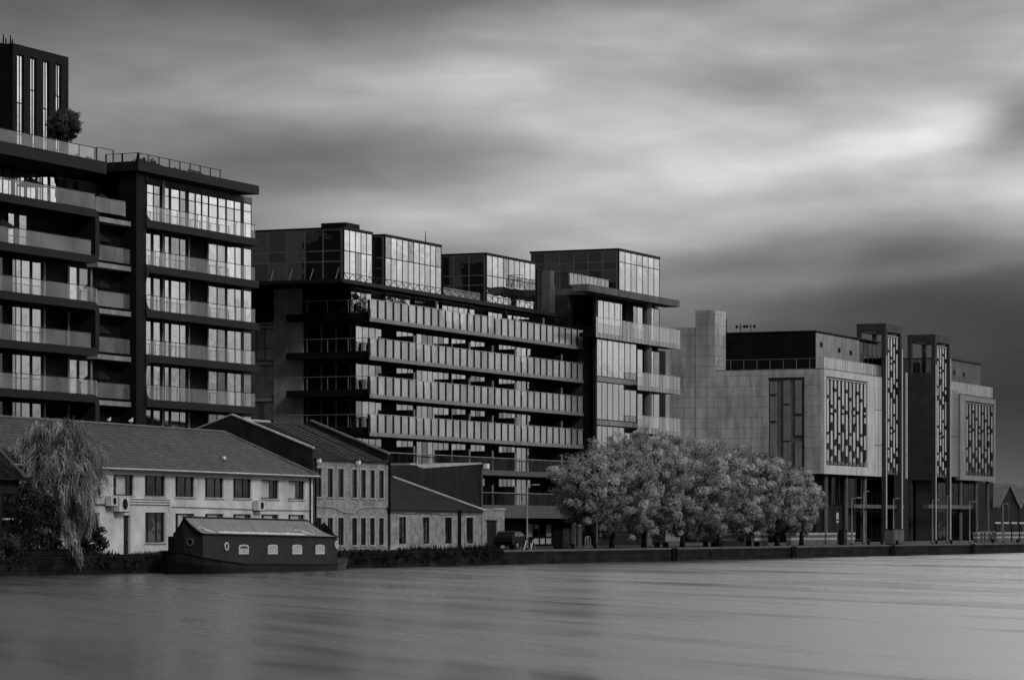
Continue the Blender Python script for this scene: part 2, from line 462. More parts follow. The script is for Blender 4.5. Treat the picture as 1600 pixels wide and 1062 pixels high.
G1 = [(226.8, 235.5), (240, 252), (257.5, 263.5), (267.5, 280), (281.3, 289.8)]
G2 = [(326.3, 338.5), (340, 351.5), (355.3, 366.5), (367.8, 376.3), (381, 392.5)]
GT = [(229.8, 239), (240.5, 249.5), (257.8, 263.5), (267.5, 279.5), (281.5, 289.5), (295, 304), (306, 314), (316.2, 325), (327, 339), (341.5, 352), (354.5, 365.2), (366.8, 375.8), (381, 392)]
for i, z in enumerate(FL):
    cv = lambda L, v=1.3: [(U(a, v), U(b, v)) for a, b in L]
    if i == 0:
        panes(ba, cv(GT), [z + .06, z + 2.25, z + 2.85], 1.3, tones={1: .6, 4: .6}, bar=.07)
        m = MB(); m.box(U(229, 1.28), U(393.5, 1.28), 1.24, 1.41, z + 2.93, z + 3.4); m.build('soffit_panel', M['conc'], ba)
        for uu in (U(253.8, 1.22), U(256.3, 1.22)):
            m = MB(); m.box(uu - .06, uu + .06, 1.16, 1.22, z, z + 3.4); m.build('jamb', M['steel'], ba)
    else:
        panes(ba, cv(G1), [z + .06, z + 2.58], 1.3)
        panes(ba, cv(G2), [z + .06, z + 2.58], 1.3, tones={1: .72})
        for p in (225.4, 254.6, 295.2, 325.1):
            m = MB(); m.box(U(p, 1.2) - .07, U(p, 1.2) + .07, 1.16, 1.24, z, z + 2.7); m.build('jamb', M['fascia'], ba)
    balcony(ba, U(229.5 if i % 2 == 0 else 226.8, .1), U(398.6, .1), .1, z, 1.09, 1.55)
    # left half of the block
    zl = z
    if i == 0:
        W = [(-26, -14), (-12, 3.2), (5.2, 17.3), (23.5, 26), (27.5, 30.3), (32.3, 37.7), (42.3, 55), (58.6, 62), (63.5, 65.3), (67.4, 74.3), (78.8, 91.5), (95, 97.5), (98.6, 106), (114.2, 123.3)]
        panes(ba, [(U(a, 3.5), U(b, 3.5)) for a, b in W], [z + .05, z + 1.75, z + 2.5], 3.5, bar=.1)
        balcony(ba, -62, U(148, -.35), -.35, z, 1.12, 3.6)
        balcony(ba, U(148.6, .35), U(196.3, .35), .35, z, 1.12, 2.3)
    else:
        if i == 1:
            panes(ba, cv([(13, 22), (30.3, 41.3)]), [z + .06, z + 2.3], 1.3)
        else:
            panes(ba, cv([(-24, -12), (-10, 4)]), [z + .06, z + 2.5], 1.3, tones={0: .2, 1: .2}, dark_p=.5)
            panes(ba, cv([(19.4, 24.2), (25.2, 32.3), (34, 46.3), (50.6, 65.6)]), [z + .06, z + 2.5], 1.3, tones={0: .6})
            panes(ba, cv([(109, 119.8), (124, 137)]), [z + .06, z + 2.5], 1.3)
        for p in (69.3, 107, 142.5) if i > 1 else ():
            m = MB(); m.box(U(p, 1.2) - .09, U(p, 1.2) + .09, 1.15, 1.24, z, z + 2.6); m.build('jamb', M['fascia'], ba)
        balcony(ba, -62, U(142.2 if i % 2 else 147.3, -.3), -.3, z, 1.1, 3.4)
    # set back balcony trays between the two halves
    m = MB(); a0 = U(149.5 if i % 2 == 0 and i else 153, .5); a1 = U(213.5, .5)
    m.box(a0, a1, .5, 1.42, z - .62, z - .28)
    if i:
        m.box(a1 - .22, a1, .5, .75, z - .28, z + 1.1)
        if i % 2 == 0: m.box(a0, a0 + .2, .5, .75, z - .28, z + 1.1)
        balcony(ba, a0 + .3, a1 - .5, .6, z - .1, 1.15, 2.2)
    m.build('balcony_tray', M['pale'], ba)
balcony(ba, -62, U(149, .3), .3, 29.0, 1.05, 2.1, name='terrace_railing')
balcony(ba, U(152, 1.2), U(178, 1.2), 1.2, 29.0, 1.35, 1.6, name='terrace_railing', rail='clear')
balcony(ba, U(216, 1.8), U(345, 1.8), 1.8, 29.6, 1.1, 1.55, name='terrace_railing', rail='clear')
ur = U(216, 1.8)
balcony(ba, 1.8, 4.6, 0, 29.6, 1.1, 1.4, side='L', u=ur, name='terrace_railing', rail='clear')
m = MB(); m.box(U(217, 6), U(330, 6), 6, 14, 29.6, 30.25); m.build('plant_deck', M['clad'], ba)

def shrub(name, F, u, v, z, w, d, h, label, cat, n=26, mat='dleaf', size=.16, per=45, group=None):
    o = F.root(name, label, cat, u, v, z, group)
    cl = []
    for _ in range(n):
        t = nrng.random(3)
        cl.append(((t[0] - .5) * w, (t[1] - .5) * d, h * (.2 + .75 * t[2] * (1 - abs(t[0] - .5) * .8)), .2 + .12 * nrng.random()))
    leaves('foliage', cl, size, M[mat], o, per)
    s = MB()
    for _ in range(5):
        x, y = rng.uniform(-.3, .3) * w, rng.uniform(-.3, .3) * d
        s.tube((x, y, 0), (x + rng.uniform(-.1, .1), y, h * .7), .025, .012, 5)
    o2 = s.build('stem', M['bark'], None); o2.parent = o
    return o
def round_tree(F, px, v, z0, py, r, label):
    u = F.u(px, v); o = F.root('round_tree', label, 'tree', u, v, z0)
    zc = F.z(py, u, v) - z0
    cl = []
    while len(cl) < 260:
        p = nrng.uniform(-1, 1, 3)
        if .3 < np.linalg.norm(p) < 1: cl.append((p[0] * r, p[1] * r, zc + p[2] * r * .95, .16 + .2 * nrng.random()))
    leaves('crown', cl, .11, M['fleaf'], o, 40, .3, 2.4)
    s = MB(); s.tube((0, 0, 0), (0, 0, zc), .1, .06, 7)
    for k in range(5): s.tube((0, 0, zc - .6), (rng.uniform(-.8, .8), rng.uniform(-.8, .8), zc + .5), .05, .02, 5)
    s2 = s.build('trunk', M['bark'], None); s2.parent = o
round_tree(A, 101, 5, 29.0, 195, 1.2, 'round clipped tree on the roof terrace in front of the dark tower')
shrub('terrace_shrub', A, U(226, 2.7), 2.7, 29.6, 2.6, 1, 1.05, 'dark bushy shrub at the corner of the roof terrace railing', 'shrub', 26)
shrub('terrace_shrub', A, U(252, 2.7), 2.7, 29.6, 3.4, .9, .7, 'low dark hedge shrub along the roof terrace railing', 'shrub', 26)
shrub('terrace_shrub', A, U(128, 2), 2, 29.0, 2.4, .9, .7, 'sparse shrub behind the long glass roof railing', 'shrub', 14)
def deck_chair(px, label):
    u = U(px, 2.6); o = A.root('deck_chair', label, 'chair', u, 2.6, 29.6, 'deck chairs on the roof terrace')
    s = MB(); s.box(-.3, .3, -.35, .3, .32, .38); s2 = s.build('seat', M['fabric'], None); s2.parent = o
    s = MB(); s.prism([(.25, .36), (.31, .36), (.55, .95), (.49, .95)], -.3, .3, 'dz'); s2 = s.build('backrest', M['fabric'], None); s2.parent = o
    for x in (-.27, .27):
        for y in (-.32, .27):
            s = MB(); s.box(x - .025, x + .025, y - .025, y + .025, 0, .32); s2 = s.build('leg', M['black'], None); s2.parent = o
for p, l in ((305.5, 'left deck chair of three on the roof terrace'), (312, 'middle deck chair of three on the roof terrace'), (320, 'right deck chair of three on the roof terrace')): deck_chair(p, l)
def parasol(px, v, z, w, h, label):
    u = U(px, v); o = A.root('parasol', label, 'parasol', u, v, z, 'dark parasols on the balconies of the black block')
    s = MB(); s.tube((0, 0, .07), (0, 0, h), .03, .03, 6); s2 = s.build('pole', M['black'], None); s2.parent = o
    s = MB(); s.box(-.3, .3, -.3, .3, 0, .07); s2 = s.build('base', M['black'], None); s2.parent = o
    s = MB(); n = 8
    ring = [(w * math.cos(k * math.pi / 4 + .39), w * math.sin(k * math.pi / 4 + .39)) for k in range(n)]
    for k in range(n):
        a, b = ring[k], ring[(k + 1) % n]
        s.poly([(a[0], a[1], h - .5), (b[0], b[1], h - .5), (0, 0, h)]); s.poly([(a[0], a[1], h - .5), (a[0], a[1], h - .64), (b[0], b[1], h - .64), (b[0], b[1], h - .5)])
    s2 = s.build('canopy', M['fabric'], None); s2.parent = o
parasol(48, 1.2, 25.5, .95, 1.75, 'dark parasol above the long glass railing on the top left balcony')
parasol(158, 2.2, 25.5, .8, 1.75, 'dark parasol on the topmost set back balcony')
parasol(4, .7, 22.2, .8, 1.75, 'dark parasol at the left photo edge on the second balcony row')
for z, l in ((22.2, 'second'), (18.9, 'third'), (15.6, 'fourth'), (12.3, 'fifth')):
    parasol(157, 1.0, z, .7, 1.85, 'dim dark parasol on the %s set back balcony from the top' % l)

# ------------------------------------------------------------------ dark tower far behind
T = Frame(107, 420, .436)
tw = T.root('office_tower', 'far dark tower with four tall slit windows rising behind the roof terrace', 'tower')
u0 = T.u(20); zt = T.z(90)
m = MB(); m.box(u0, 0, .5, 26, GZ, zt)
ed = [20, 27, 37.5, 47.6, 57, 68, 77, 87.5, 96, 107]
for a, b in zip(ed[::2], ed[1::2]): m.box(T.u(a), T.u(b), 0, .5, GZ, zt)
m.box(u0, 0, -.01, .49, zt - 1.2, zt + .02)
m.build('wall', M['clad'], tw)
for k, (a, b) in enumerate(((27, 37.5), (47.6, 57), (68, 77), (87.5, 96))):
    e = lin(T.u(a) + .1, T.u(b) - .1, 2)
    ze = [GZ + 20] + [zt - 1.4 - x for x in ((38, 34.5, 31, 24, 21, 14, 11, 4) if k % 2 else (36, 32, 28, 20, 10, 6))] + [zt - 1.4]
    panes(tw, edges_to_pairs(e, .28), ze, .2, name='slit_window', bar=.16, vary=.45)
m = MB(); m.box(T.u(22), -3, 3, 20, zt, zt + .5); m.build('plant_room', M['clad'], tw)
for p, h in ((2, 1.3), (6, .8), (13, 1.1), (16, .6)):
    m = MB(); x = T.v(p, u0); m.tube((u0 + .5, x, zt), (u0 + .5, x, zt + h), .12, .08, 5); m.build('antenna', M['black'], tw)

# ------------------------------------------------------------------ glass apartment block in the middle
B = Frame(912, 312, .436); U = B.u
bb = B.root('apartment_building', 'wide apartment block with long glass balconies and three mirrored penthouse boxes', 'building')
uB = U(578, 0); uL = U(555.5, 2.0); uT = U(537, 3.0)
TOPS = [22.03, 18.8, 15.6, 12.4, 9.22, 6.04]
vS = B.v(475, uL)
m = MB(); m.box(uL, 0, 2.12, 15, GZ, 20.4); m.box(uT, 0, 3.12, 15, 20.4, 23.3); m.build('wall', M['clad'], bb)
m = MB('L', uL); m.box(vS, B.v(431, uL), -.35, 1, GZ, 23.2); m.build('stone_pier', M['pier'], bb)
# left flank
fv = [B.v(x, uL) for x in (430, 415, 401, 385)]
for k in range(7):
    z0 = 1.7 + 3.1 * k
    panes(bb, edges_to_pairs(sorted(fv), .15), [z0, z0 + 1.0, z0 + 2.55], -.1, 'L', uL, fm=M['mull'], gm=M['sglass'], bar=.1)
    m = MB('L', uL); m.box(B.v(430.8, uL), fv[-1], -.22, 0, z0 + 2.66, z0 + 2.95); m.build('sill_band', M['fascia'], bb)
for zt in TOPS:
    z0 = zt - 1.1
    e = lin(2.4, vS - .3, 3)
    panes(bb, edges_to_pairs(e, .14), [z0 + .05, z0 + 2.3], -.06, 'L', uL, fm=M['mull'], gm=M['bglass'], bar=.05, vary=.3)
GB = [((556, 596.5), 4), ((619.5, 646), 3), ((651, 701.5), 6), ((705.5, 728), 3), ((735.5, 758), 3), ((779.5, 805.5), 4), ((807, 822.5), 2), ((824, 850.5), 4)]
for i, zt in enumerate(TOPS):
    z0 = zt - 1.1
    if i == 0:
        for (a, b), n in (((538, 580.5), 5), ((602.5, 641), 5), ((648.5, 686), 5), ((691, 742), 6), ((763, 785), 3), ((793.5, 827.5), 5)):
            panes(bb, edges_to_pairs(lin(U(a, 3.0), U(b, 3.0), n), .09), [z0 + .05, z0 + 2.3], 3.02, bar=.06)
    else:
        for (a, b), n in GB:
            panes(bb, edges_to_pairs(lin(U(a, 2.0), U(b, 2.0), n), .09), [z0 + .05, z0 + 2.45], 2.02, bar=.06, vary=.35, dark_p=.15)
    sl = MB(); sl.box(uB, 0, .08, 2.1, z0 - .48, z0)
    if i < 4:
        so = sl.build('balcony', M['clad'], bb)
        gp = MB(); px = uB; n = 31; e = lin(uB, -.05, n)
        for a, b in zip(e[:-1], e[1:]):
            gp.poly([(a + .2, .02, zt - 1.52), (b - .2, .02, zt - 1.52), (b - .2, .02, zt), (a + .2, .02, zt)], 1.15 - .6 * rng.random())
        gp.build('glass_balustrade', M['panel'], so)
        fs = MB()
        for a, b in zip(e[:-1], e[1:]): fs.box(a + .01, b - .01, .002, .06, zt - 1.86, zt - 1.525)
        fs.build('fascia', M['fascia'], so)
        hr = MB(); hr.box(uB, 0, -.03, .05, zt + .003, zt + .04); hr.build('handrail', M['steel'], so)
        if i < 3:
            po = MB(); po.box(-.16, .16, .05, .16, -1.5, -.05); po.tube((0, .02, -.12), (0, .12, -.12), .04); po.tube((0, .02, -1.4), (0, .12, -1.4), .04)
            me = None
            for x in e[:-1]:
                if me is None:
                    o = po.build('post', M['black'], None); me = o
                else:
                    o = me.copy(); COL.objects.link(o)
                o.parent = so; o.location = (x, 0, zt - GZ)
        else:
            po = MB()
            for x in e[:-1]: po.box(x - .16, x + .16, .05, .16, zt - 1.5, zt - .05)
            po.build('posts', M['black'], so, kind='stuff')
    else:
        so = sl.build('balcony', M['mull'], bb)
        balcony(so, uB, -.05, .15, z0, 1.1, 1.55, rail='clear', hm='frame')
        hr = MB(); hr.box(uB, 0, .1, .2, z0 + 1.102, z0 + 1.15); hr.build('handrail', M['steel'], so)
    # side wrap of the balcony
    sd = MB('L', uB); vE = B.v(447, uB)
    sd.box(.1, vE, .02, uL - uB + .02, z0 - .6, z0 - .02); sd.build('side_balcony', M['clad'], bb)
    balcony(bb, .15, vE, .06, z0 - .02, 1.12, 1.75, rail='clear', side='L', u=uB, hm='steel')
    # screens between flats
    if i:
        for p in (648, 734.5, 770.5, 806, 878.5):
            s = MB('L', U(p, .25)); s.box(.4, 2.0, -.02, .02, z0 + .02, z0 + 1.75); so2 = s.build('privacy_screen', M['band'], bb)
            s = MB('L', U(p, .25)); s.box(.25, .38, -.06, .06, z0, z0 + 1.8); s.build('screen_post', M['steel'], so2)
    else:
        for p in (683, 850):
            s = MB('L', U(p, .25)); s.box(.4, 2.9, -.02, .02, z0 + .02, z0 + 1.75); so2 = s.build('privacy_screen', M['band'], bb)
            s = MB('L', U(p, .25)); s.box(.25, .38, -.06, .06, z0, z0 + 1.8); s.build('screen_post', M['steel'], so2)
# canopy slab over the top storey
zc = 23.55
m = MB(); m.prism([(U(535, .9) , .9), (U(884, 1.4), 1.4), (U(884, 1.4) - 3, 2.6), (U(535, .9), 2.6)], zc - .32, zc, 'sd'); m.box(U(535, .9), uT + 2, 2.61, 14, zc - .3, zc - .003)
m.build('canopy', M['band'], bb)
# lattice along the canopy
m = MB()
for a, b in ((U(538, 1.3), U(752, 1.3)), (U(758, 1.3), U(838, 1.3))):
    n = round((b - a) / .8); e = lin(a, b, n)
    m.box(a, b, 1.27, 1.33, zc + .55, zc + .6); m.box(a, b, 1.27, 1.33, zc + .0, zc + .06)
    for k, (x, y) in enumerate(zip(e[:-1], e[1:])): m.tube((x, 1.3, zc + (.05 if k % 2 else .55)), (y, 1.3, zc + (.55 if k % 2 else .05)), .025, n=4)
m.build('lattice_rail', M['frame'], bb)
m = MB()
for p in (424, 453, 486, 526): v = B.v(p, uT - .5); m.tube((uT - .9, v, zc), (uT - .05, v - 0, zc + 1.3), .03, n=4)
m.build('stay_rod', M['steel'], bb)
# penthouses
zp, zm = 28.25, 26.25
def penthouse(pl, pr, zt, zm, v, n, depth, trans=None):
    a, b = U(pl, v), U(pr, v)
    w = MB(); w.box(a + .05, b - .05, v + .12, v + depth, zc, zt - .1); wo = w.build('penthouse', M['clad'], bb)
    r = MB(); r.box(a - .06, b + .05, v - .05, v + depth + .1, zt - .1, zt + .06); r.build('roof', M['band'], wo)
    panes(wo, edges_to_pairs(lin(a + .08, b - .08, n), .1), [zc + .1, zm, zt - .2], v, bar=.08, gm=M['pglass'])
    k = max(2, round(depth / 1.7))
    panes(wo, edges_to_pairs(lin(v + .2, v + depth - .1, k), .14), [zc + .1, zm - .9, zm, zt - .2], -.03, 'L', a, bar=.1, fm=M['mull'], gm=M['sglass'], vary=.5, name='side_window')
    return wo
p1 = penthouse(537, 582, 28.25, 26.3, 3.0, 5, 12.5)
penthouse(601.5, 690, 28.3, 26.3, 3.0, 10, 7)
w = MB(); w.box(U(582, 3), U(601.5, 3) - .1, 3.9, 9, zc, 28.1); w.build('link_wall', M['clad'], bb)
penthouse(760, 837, 28.4, 26.35, 3.0, 9, 5)
penthouse(838.5, 857, 27.9, 25.6, 3.8, 3, 4)
m = MB(); m.box(U(541, 3.4), U(562, 3.4), 3.4, 5.8, 28.37, 28.8); m.build('roof_plant', M['clad'], bb)
m = MB(); x = U(858, 3); m.box(x, x + 1.2, 2.9, 4, zc, 27.9); m.build('chimney', M['conc'], bb)
x = U(668, 3); m = MB(); m.tube((x, 3.2, 28.3), (x, 3.2, 29.4), .05, .02, 5); m.build('aerial', M['black'], bb)
balcony(bb, U(693, 3.2), U(750, 3.2), 3.2, zc, 1.1, 1.5, rail='rail', name='terrace_railing')
w = MB(); w.box(U(690, 7), U(760, 7), 7.4, 12, zc, 28.3); w.build('link_wall', M['clad'], bb)
for px, l in ((703, 'left armchair on the terrace between the penthouse boxes'), (715, 'middle armchair on the terrace between the penthouse boxes'), (727, 'right armchair on the terrace between the penthouse boxes')):
    o = B.root('armchair', l, 'armchair', U(px, 4.2), 4.2, zc, 'armchairs on the penthouse terrace')
    s = MB(); s.box(-.38, .38, -.38, .38, .12, .42); s2 = s.build('seat', M['conc'], None); s2.parent = o
    s = MB(); s.box(-.38, .38, .26, .42, .421, .95); s2 = s.build('backrest', M['conc'], None); s2.parent = o
    for x in (-.46, .385): s = MB(); s.box(x, x + .08, -.38, .4, .1, .62); s2 = s.build('armrest', M['band'], None); s2.parent = o
    for x in (-.35, .29):
        for y in (-.35, .29): s = MB(); s.box(x, x + .06, y, y + .06, 0, .119); s2 = s.build('leg', M['black'], None); s2.parent = o
# ground floor
m = MB(); m.box(U(752, -.05), 0, -.02, 2, 3.75, 4.75); m.build('fascia', M['mull'], bb)
for p in (896.5, 906):
    m = MB(); x = U(p, .6); m.box(x - .15, x + .15, .45, .75, GZ, 3.75); m.build('column', M['conc'], bb)
pz = [(824.5, 832), (834, 842), (844, 851.5), (853.5, 861.5)]
so = panes(bb, [(U(a, 1.9), U(b, 1.9)) for a, b in pz], [GZ + .3, 1.95, 3.2], 1.98, name='shop_window', gm=M['hglass'])
for k, (a, b) in enumerate(pz):
    m = MB()
    m.box(U(a, 1.9) + .05, U(b, 1.9) - .05, 1.9, 1.93, 1.3, 1.85)
    if k == 1: m.box(U(a, 1.9) + .05, U(b, 1.9) - .05, 1.9, 1.93, 2.75, 3.15)
    elif k != 2: m.box(U(a, 1.9) + .05, U(b, 1.9) - .05, 1.9, 1.93, 2.05, 3.15)
    m.build('poster', plain('poster_paper', .38, .8, .15, 3), so)
# plants and small things on the balconies
for p, w, l in ((609, 1.6, 'tall leafy plant at the left end of the top balcony planter'), (625, 1.8, 'leafy plant near the middle of the top balcony planter'), (655, 2.2, 'broad leafy plant toward the right of the top balcony planter'), (672, 1.8, 'leafy plant at the right end of the top balcony planter')):
    shrub('planter_shrub', B, U(p, 1.2), 1.2, 20.93, w, .6, 2.1, l, 'plant', 20, size=.14, per=28)
o = B.root('ball_topiary', 'round ball topiary in a pot at the corner of the top balcony', 'plant', U(557, .9), .9, 20.93)
leaves('foliage', [(x, y, 1.35 + z, .2) for x, y, z in nrng.normal(size=(14, 3)) * .13], .12, M['dleaf'], o, 60)
s = MB(); s.tube((0, 0, .4), (0, 0, 1.3), .03, .03); s2 = s.build('stem', M['bark'], None); s2.parent = o
s = MB(); s.tube((0, 0, 0), (0, 0, .45), .2, .28, 10); s2 = s.build('pot', M['band'], None); s2.parent = o
o = B.root('closed_parasol', 'tightly furled dark parasol standing on the top balcony near its right end', 'parasol', U(790.5, 1.1), 1.1, 20.93)
s = MB(); s.tube((0, 0, 1.0), (0, 0, 1.7), .08, .2, 8); s.tube((0, 0, 1.7), (0, 0, 2.5), .2, .04, 8); s2 = s.build('canopy', M['fabric'], None); s2.parent = o
s = MB(); s.tube((0, 0, 0), (0, 0, 1.0), .03); s2 = s.build('pole', M['black'], None); s2.parent = o

# ------------------------------------------------------------------ corner pavilion with the projecting roof
e0 = B.xy(0, -1.2); E = Frame((e0[0] / e0[1]) * FOC + CX, e0[1], .436); U = E.u
be = E.root('pavilion_building', 'corner block with flat projecting roof slab, round column and tall glass panes', 'building')
uG = U(1031, .8)
vb = E.v(862, 0)
m = MB(); m.box(.02, 3.2, 2.85, 14, GZ, 26.2); m.box(.0, .45, 0, 2.84, GZ, 21.25); m.box(.5, 3.3, .95, 2.84, GZ, 21.25)
m.build('stone_wall', M['dstone'], be)
m = MB(); m.box(3.3, uG - .1, .95, 14, GZ, 25.5); m.build('wall', M['clad'], be)
m = MB(); m.box(U(920, -1.2), U(1062, -1.2), -1.2, .5, 25.55, 26.22); m.box(.01, U(1062, -1.2) - .4, .5, 8, 25.6, 26.21); m.build('roof_slab', M['conc'], be)
m = MB(); x = U(929.5, -.1); m.box(x - .14, x + .14, -.25, .05, GZ, 25.55); m.build('corner_post', M['frame'], be)
cx_ = U(1011, -.2); m = MB(); m.tube((cx_, -.2, GZ), (cx_, -.2, 25.55), .48, .48, 18); m.build('round_column', M['conc'], be, smooth=False)
# loggia windows at the corner
panes(be, [(U(898, 2.7), U(905, 2.7)), (U(908.5, 2.7), U(914.5, 2.7)), (U(915.5, 2.7), U(922, 2.7))], [21.3, 23.4, 25.2], 2.72, bar=.1)
m = MB()
x0, x1 = U(898, 1.5), U(925, 1.5); m.box(x0, x1, 1.47, 1.53, 22.4, 22.46)
for x in lin(x0, x1, 9): m.box(x - .03, x + .03, 1.485, 1.515, 21.25, 22.4)
m.build('loggia_railing', M['black'], be)
# main glazing
ep = [932.5, 940.3, 949, 957.7, 967, 976, 984.6, 994.5]
gv = -.25; eu = [U(p, gv) for p in ep]
for z0, z1 in ((17.65, 21.2), (13.45, 17.0), (9.3, 12.75), (5.2, 8.6)):
    panes(be, edges_to_pairs(eu, .12), [z0, z1], gv, bar=.05, vary=.12, dark_p=0)
for z in (17.02, 12.8, 8.65, 4.55):
    m = MB()
    for a, b in zip(eu[:-1], eu[1:]): m.box(a + .02, b - .02, gv - .05, .85, z + .08, z + .55)
    m.build('spandrel', M['fascia'], be)
m = MB(); m.box(U(932.5, gv) , eu[-1] - .1, .0, .94, GZ, 21.2); m.build('wall', M['clad'], be)
panes(be, edges_to_pairs([U(p, .8) for p in (934, 943, 951.5, 960.5, 969.5, 975)], .1), [21.4, 25.3], .8, bar=.06)
panes(be, edges_to_pairs([U(p, .8) for p in (986.5, 995.5, 1005.5)], .1), [21.4, 25.3], .8, bar=.06)
for z0, z1 in ((21.4, 25.3), (17.3, 20.9), (13.1, 16.7), (9.0, 12.6)):
    if z0 < 21: panes(be, [(U(996, .8), U(1004.5, .8))], [z0, z1], .8, bar=.06)
    panes(be, edges_to_pairs([U(p, .8) for p in (1014, 1021.5, 1030.5)], .1), [z0, z1], .8, bar=.06)
m = MB(); m.box(U(976, .7), U(986, .7), .6, .9, 21.3, 25.5); m.build('dark_strip', M['black'], be)  # black strip stands in for the column's dark reflection in the glazing
# balconies
def ebal(p0, p1, zt, h, d, every):
    a, b = U(p0, d), U(p1, d)
    s = MB(); s.box(a, b, d + .06, .75, zt - h + .05, zt - h + .5); so = s.build('balcony', M['clad'], be)
    n = round((b - a) / every); gp = MB()
    for x0, x1 in zip(lin(a, b, n)[:-1], lin(a, b, n)[1:]): gp.poly([(x0 + .05, d, zt - h), (x1 - .05, d, zt - h), (x1 - .05, d, zt), (x0 + .05, d, zt)], 1 - .4 * rng.random())
    gp.build('glass_balustrade', M['bpanel'], so)
    r = MB(); r.box(a, b, d - .02, d + .05, zt + .002, zt + .04); r.build('handrail', M['steel'], so)
ebal(931, 1063, 23.2, 1.95, -1.0, 1.0)
for zt in (18.35, 14.05, 9.75): ebal(996, 1063, zt, 1.75, -1.0, 1.0)
m = MB(); m.box(uG, U(1047, .9), 1.4, 10, GZ, 21.2); m.build('recess_wall', M['black'], be)
# roof pavilion
a, b = U(967, .8), uG; zt = 30.7
vL = E.v(829, a) - .8
m = MB(); m.box(a + .05, b - .05, .92, .8 + vL, 26.22, zt - .15); pe = m.build('roof_pavilion', M['clad'], be)
m = MB(); m.box(a - .06, b + .05, .75, .9 + vL, zt - .15, zt + .04); m.build('roof', M['band'], pe)
panes(pe, edges_to_pairs(lin(a + .08, b - .1, 7), .12), [26.4, 29.4, zt - .25], .8, bar=.08, gm=M['pglass'], dark_p=0)
panes(pe, edges_to_pairs(lin(1.0, .7 + vL, 6), .16), [26.4, 28.6, 29.4, zt - .25], -.04, 'L', a, bar=.1, fm=M['mull'], gm=M['sglass'], name='side_window', vary=.5)
balcony(be, U(890, .9), U(951, .9), .9, 26.22, 1.15, 1.05, rail='bpanel', hm='steel', name='roof_railing')
balcony(be, 1.0, E.v(866, U(890, .9)), 0, 26.22, 1.15, 1.3, rail='clear', side='L', u=U(890, .9), hm='frame', name='roof_railing')

# ------------------------------------------------------------------ pale stone block with the first open-topped tower
def toned(name, col):
    m_ = plain(name, col, .7, .08, spec=.1); nt = m_.node_tree
    p_ = [n for n in nt.nodes if n.type == 'BSDF_PRINCIPLED'][0]; at_ = nd(nt, 'ShaderNodeAttribute', attribute_name='tone')
    src_ = p_.inputs['Base Color'].links[0].from_node
    vv_ = mth(nt, 'MULTIPLY', src_.inputs[0].links[0].from_socket, at_.outputs['Fac'])
    for i_ in range(3): nt.links.new(vv_, src_.inputs[i_])
    return m_
TONED, TONED2 = toned('pale_slat', .6), toned('vignetted_slat', .34)  # second slat tone is darker, carrying the twin block's painted vignetting
def fins(root, F, p0, p1, z0, z1, v, n, seed, name='louvre_screen', back='bglass', mat=None):
    """recessed screen: dark glass with staggered pale upright slats"""
    r = random.Random(seed)
    a, b = F.u(p0, v), F.u(p1, v)
    bk = MB(); bk.box(a, b, v + .22, v + .36, z0, z1, .6); bo = bk.build(name, M[back], root)
    lt = MB(); w = (b - a) / n
    lt.box(a, b, v + .02, v + .29, z1 - .22, z1 - .1, .8)
    H_ = z1 - z0; reps = max(1, round(H_ / 10.5)); unit = H_ / reps
    stag = {2: ((1.45, .4), (3.95, .42), (7.7, .75), (9.8, .8)), 0: ((2.4, .4), (6.7, .32), (8.3, .75)), 1: ((3.5, .42), (4.3, .25), (5.9, 1.0), (9.1, .85))}
    for c in range(n):
        x = a + (c + .5) * w
        cuts = [(z1 - k * unit - (d_ + r.uniform(-.08, .08)) * unit / 10.5, h_ * unit / 10.5) for k in range(reps) for d_, h_ in stag[c % 3]]
        top = z1 - .3
        for zc_, h_ in cuts:
            if c == n - 1: h_ *= 1.5
            if top - (zc_ + h_ / 2) > .1: lt.box(x - w * .21, x + w * .21, v + .06, v + .1, zc_ + h_ / 2 + .02, top, r.choice((1, 1, .95, .8)))
            lt.box(x - w * .3, x + w * .3, v + .06, v + .1, zc_ - h_ / 2, zc_ + h_ / 2, .012)
            top = zc_ - h_ / 2 - .02
        if top > z0 + .9: lt.box(x - w * .21, x + w * .21, v + .06, v + .1, z0 + .5, top, .8)
        for q in (-.2, 0, .2): lt.box(x + w * q - .04, x + w * q + .04, v + .07, v + .1, z0 + .02, z0 + .48, .5)
        zq = z0 + .1
        while zq < z1 - 1:
            lq = r.uniform(1.5, 4); lt.box(x + w * .3, x + w * .68, v + .18, v + .2, zq, min(z1 - .3, zq + lq), r.choice((.14, .22, .32))); zq += lq + r.choice((.02, .5))
    lt.build('slat', mat or TONED, bo)
    return bo

Cc = Frame(1288, 381, .436); U = Cc.u
bc = Cc.root('stone_building', 'pale stone block on slim columns with slatted screen and tall stair tower', 'building')
zb, zt = 9.3, 21.75
v17, v20, v87, v50 = (Cc.v(p, 0) for p in (1117, 1120, 1087, 1046))
uE = U(1378.5, 0)
m = MB(); m.box(.45, uE, .5, v50, zb + .05, zt - .3); m.build('core', M['clad'], bc)
st = MB('L', 0)
va, vb2 = Cc.v(1257, 0), Cc.v(1200, 0)
zp0, zp1 = zb, 20.85
st.box(.46, va, 0, .44, zb, zt); st.box(va, vb2, 0.004, .44, zp1, zt - .003); st.box(vb2, v17, .002, .44, zb, zt)
st.box(v17, v87 + .02, -.06, 3.9, zb, 29.15); st.box(v87 + .03, v50, 0, 3, zb, 27.1)
st.build('stone_wall', M['stone'], bc)
rp = MB('L', 0); rp.box(va, vb2, .3, .4, zp0, zp1); ro = rp.build('recessed_panel', M['panelst'], bc)
pn = MB('L', 0); w = (vb2 - va)
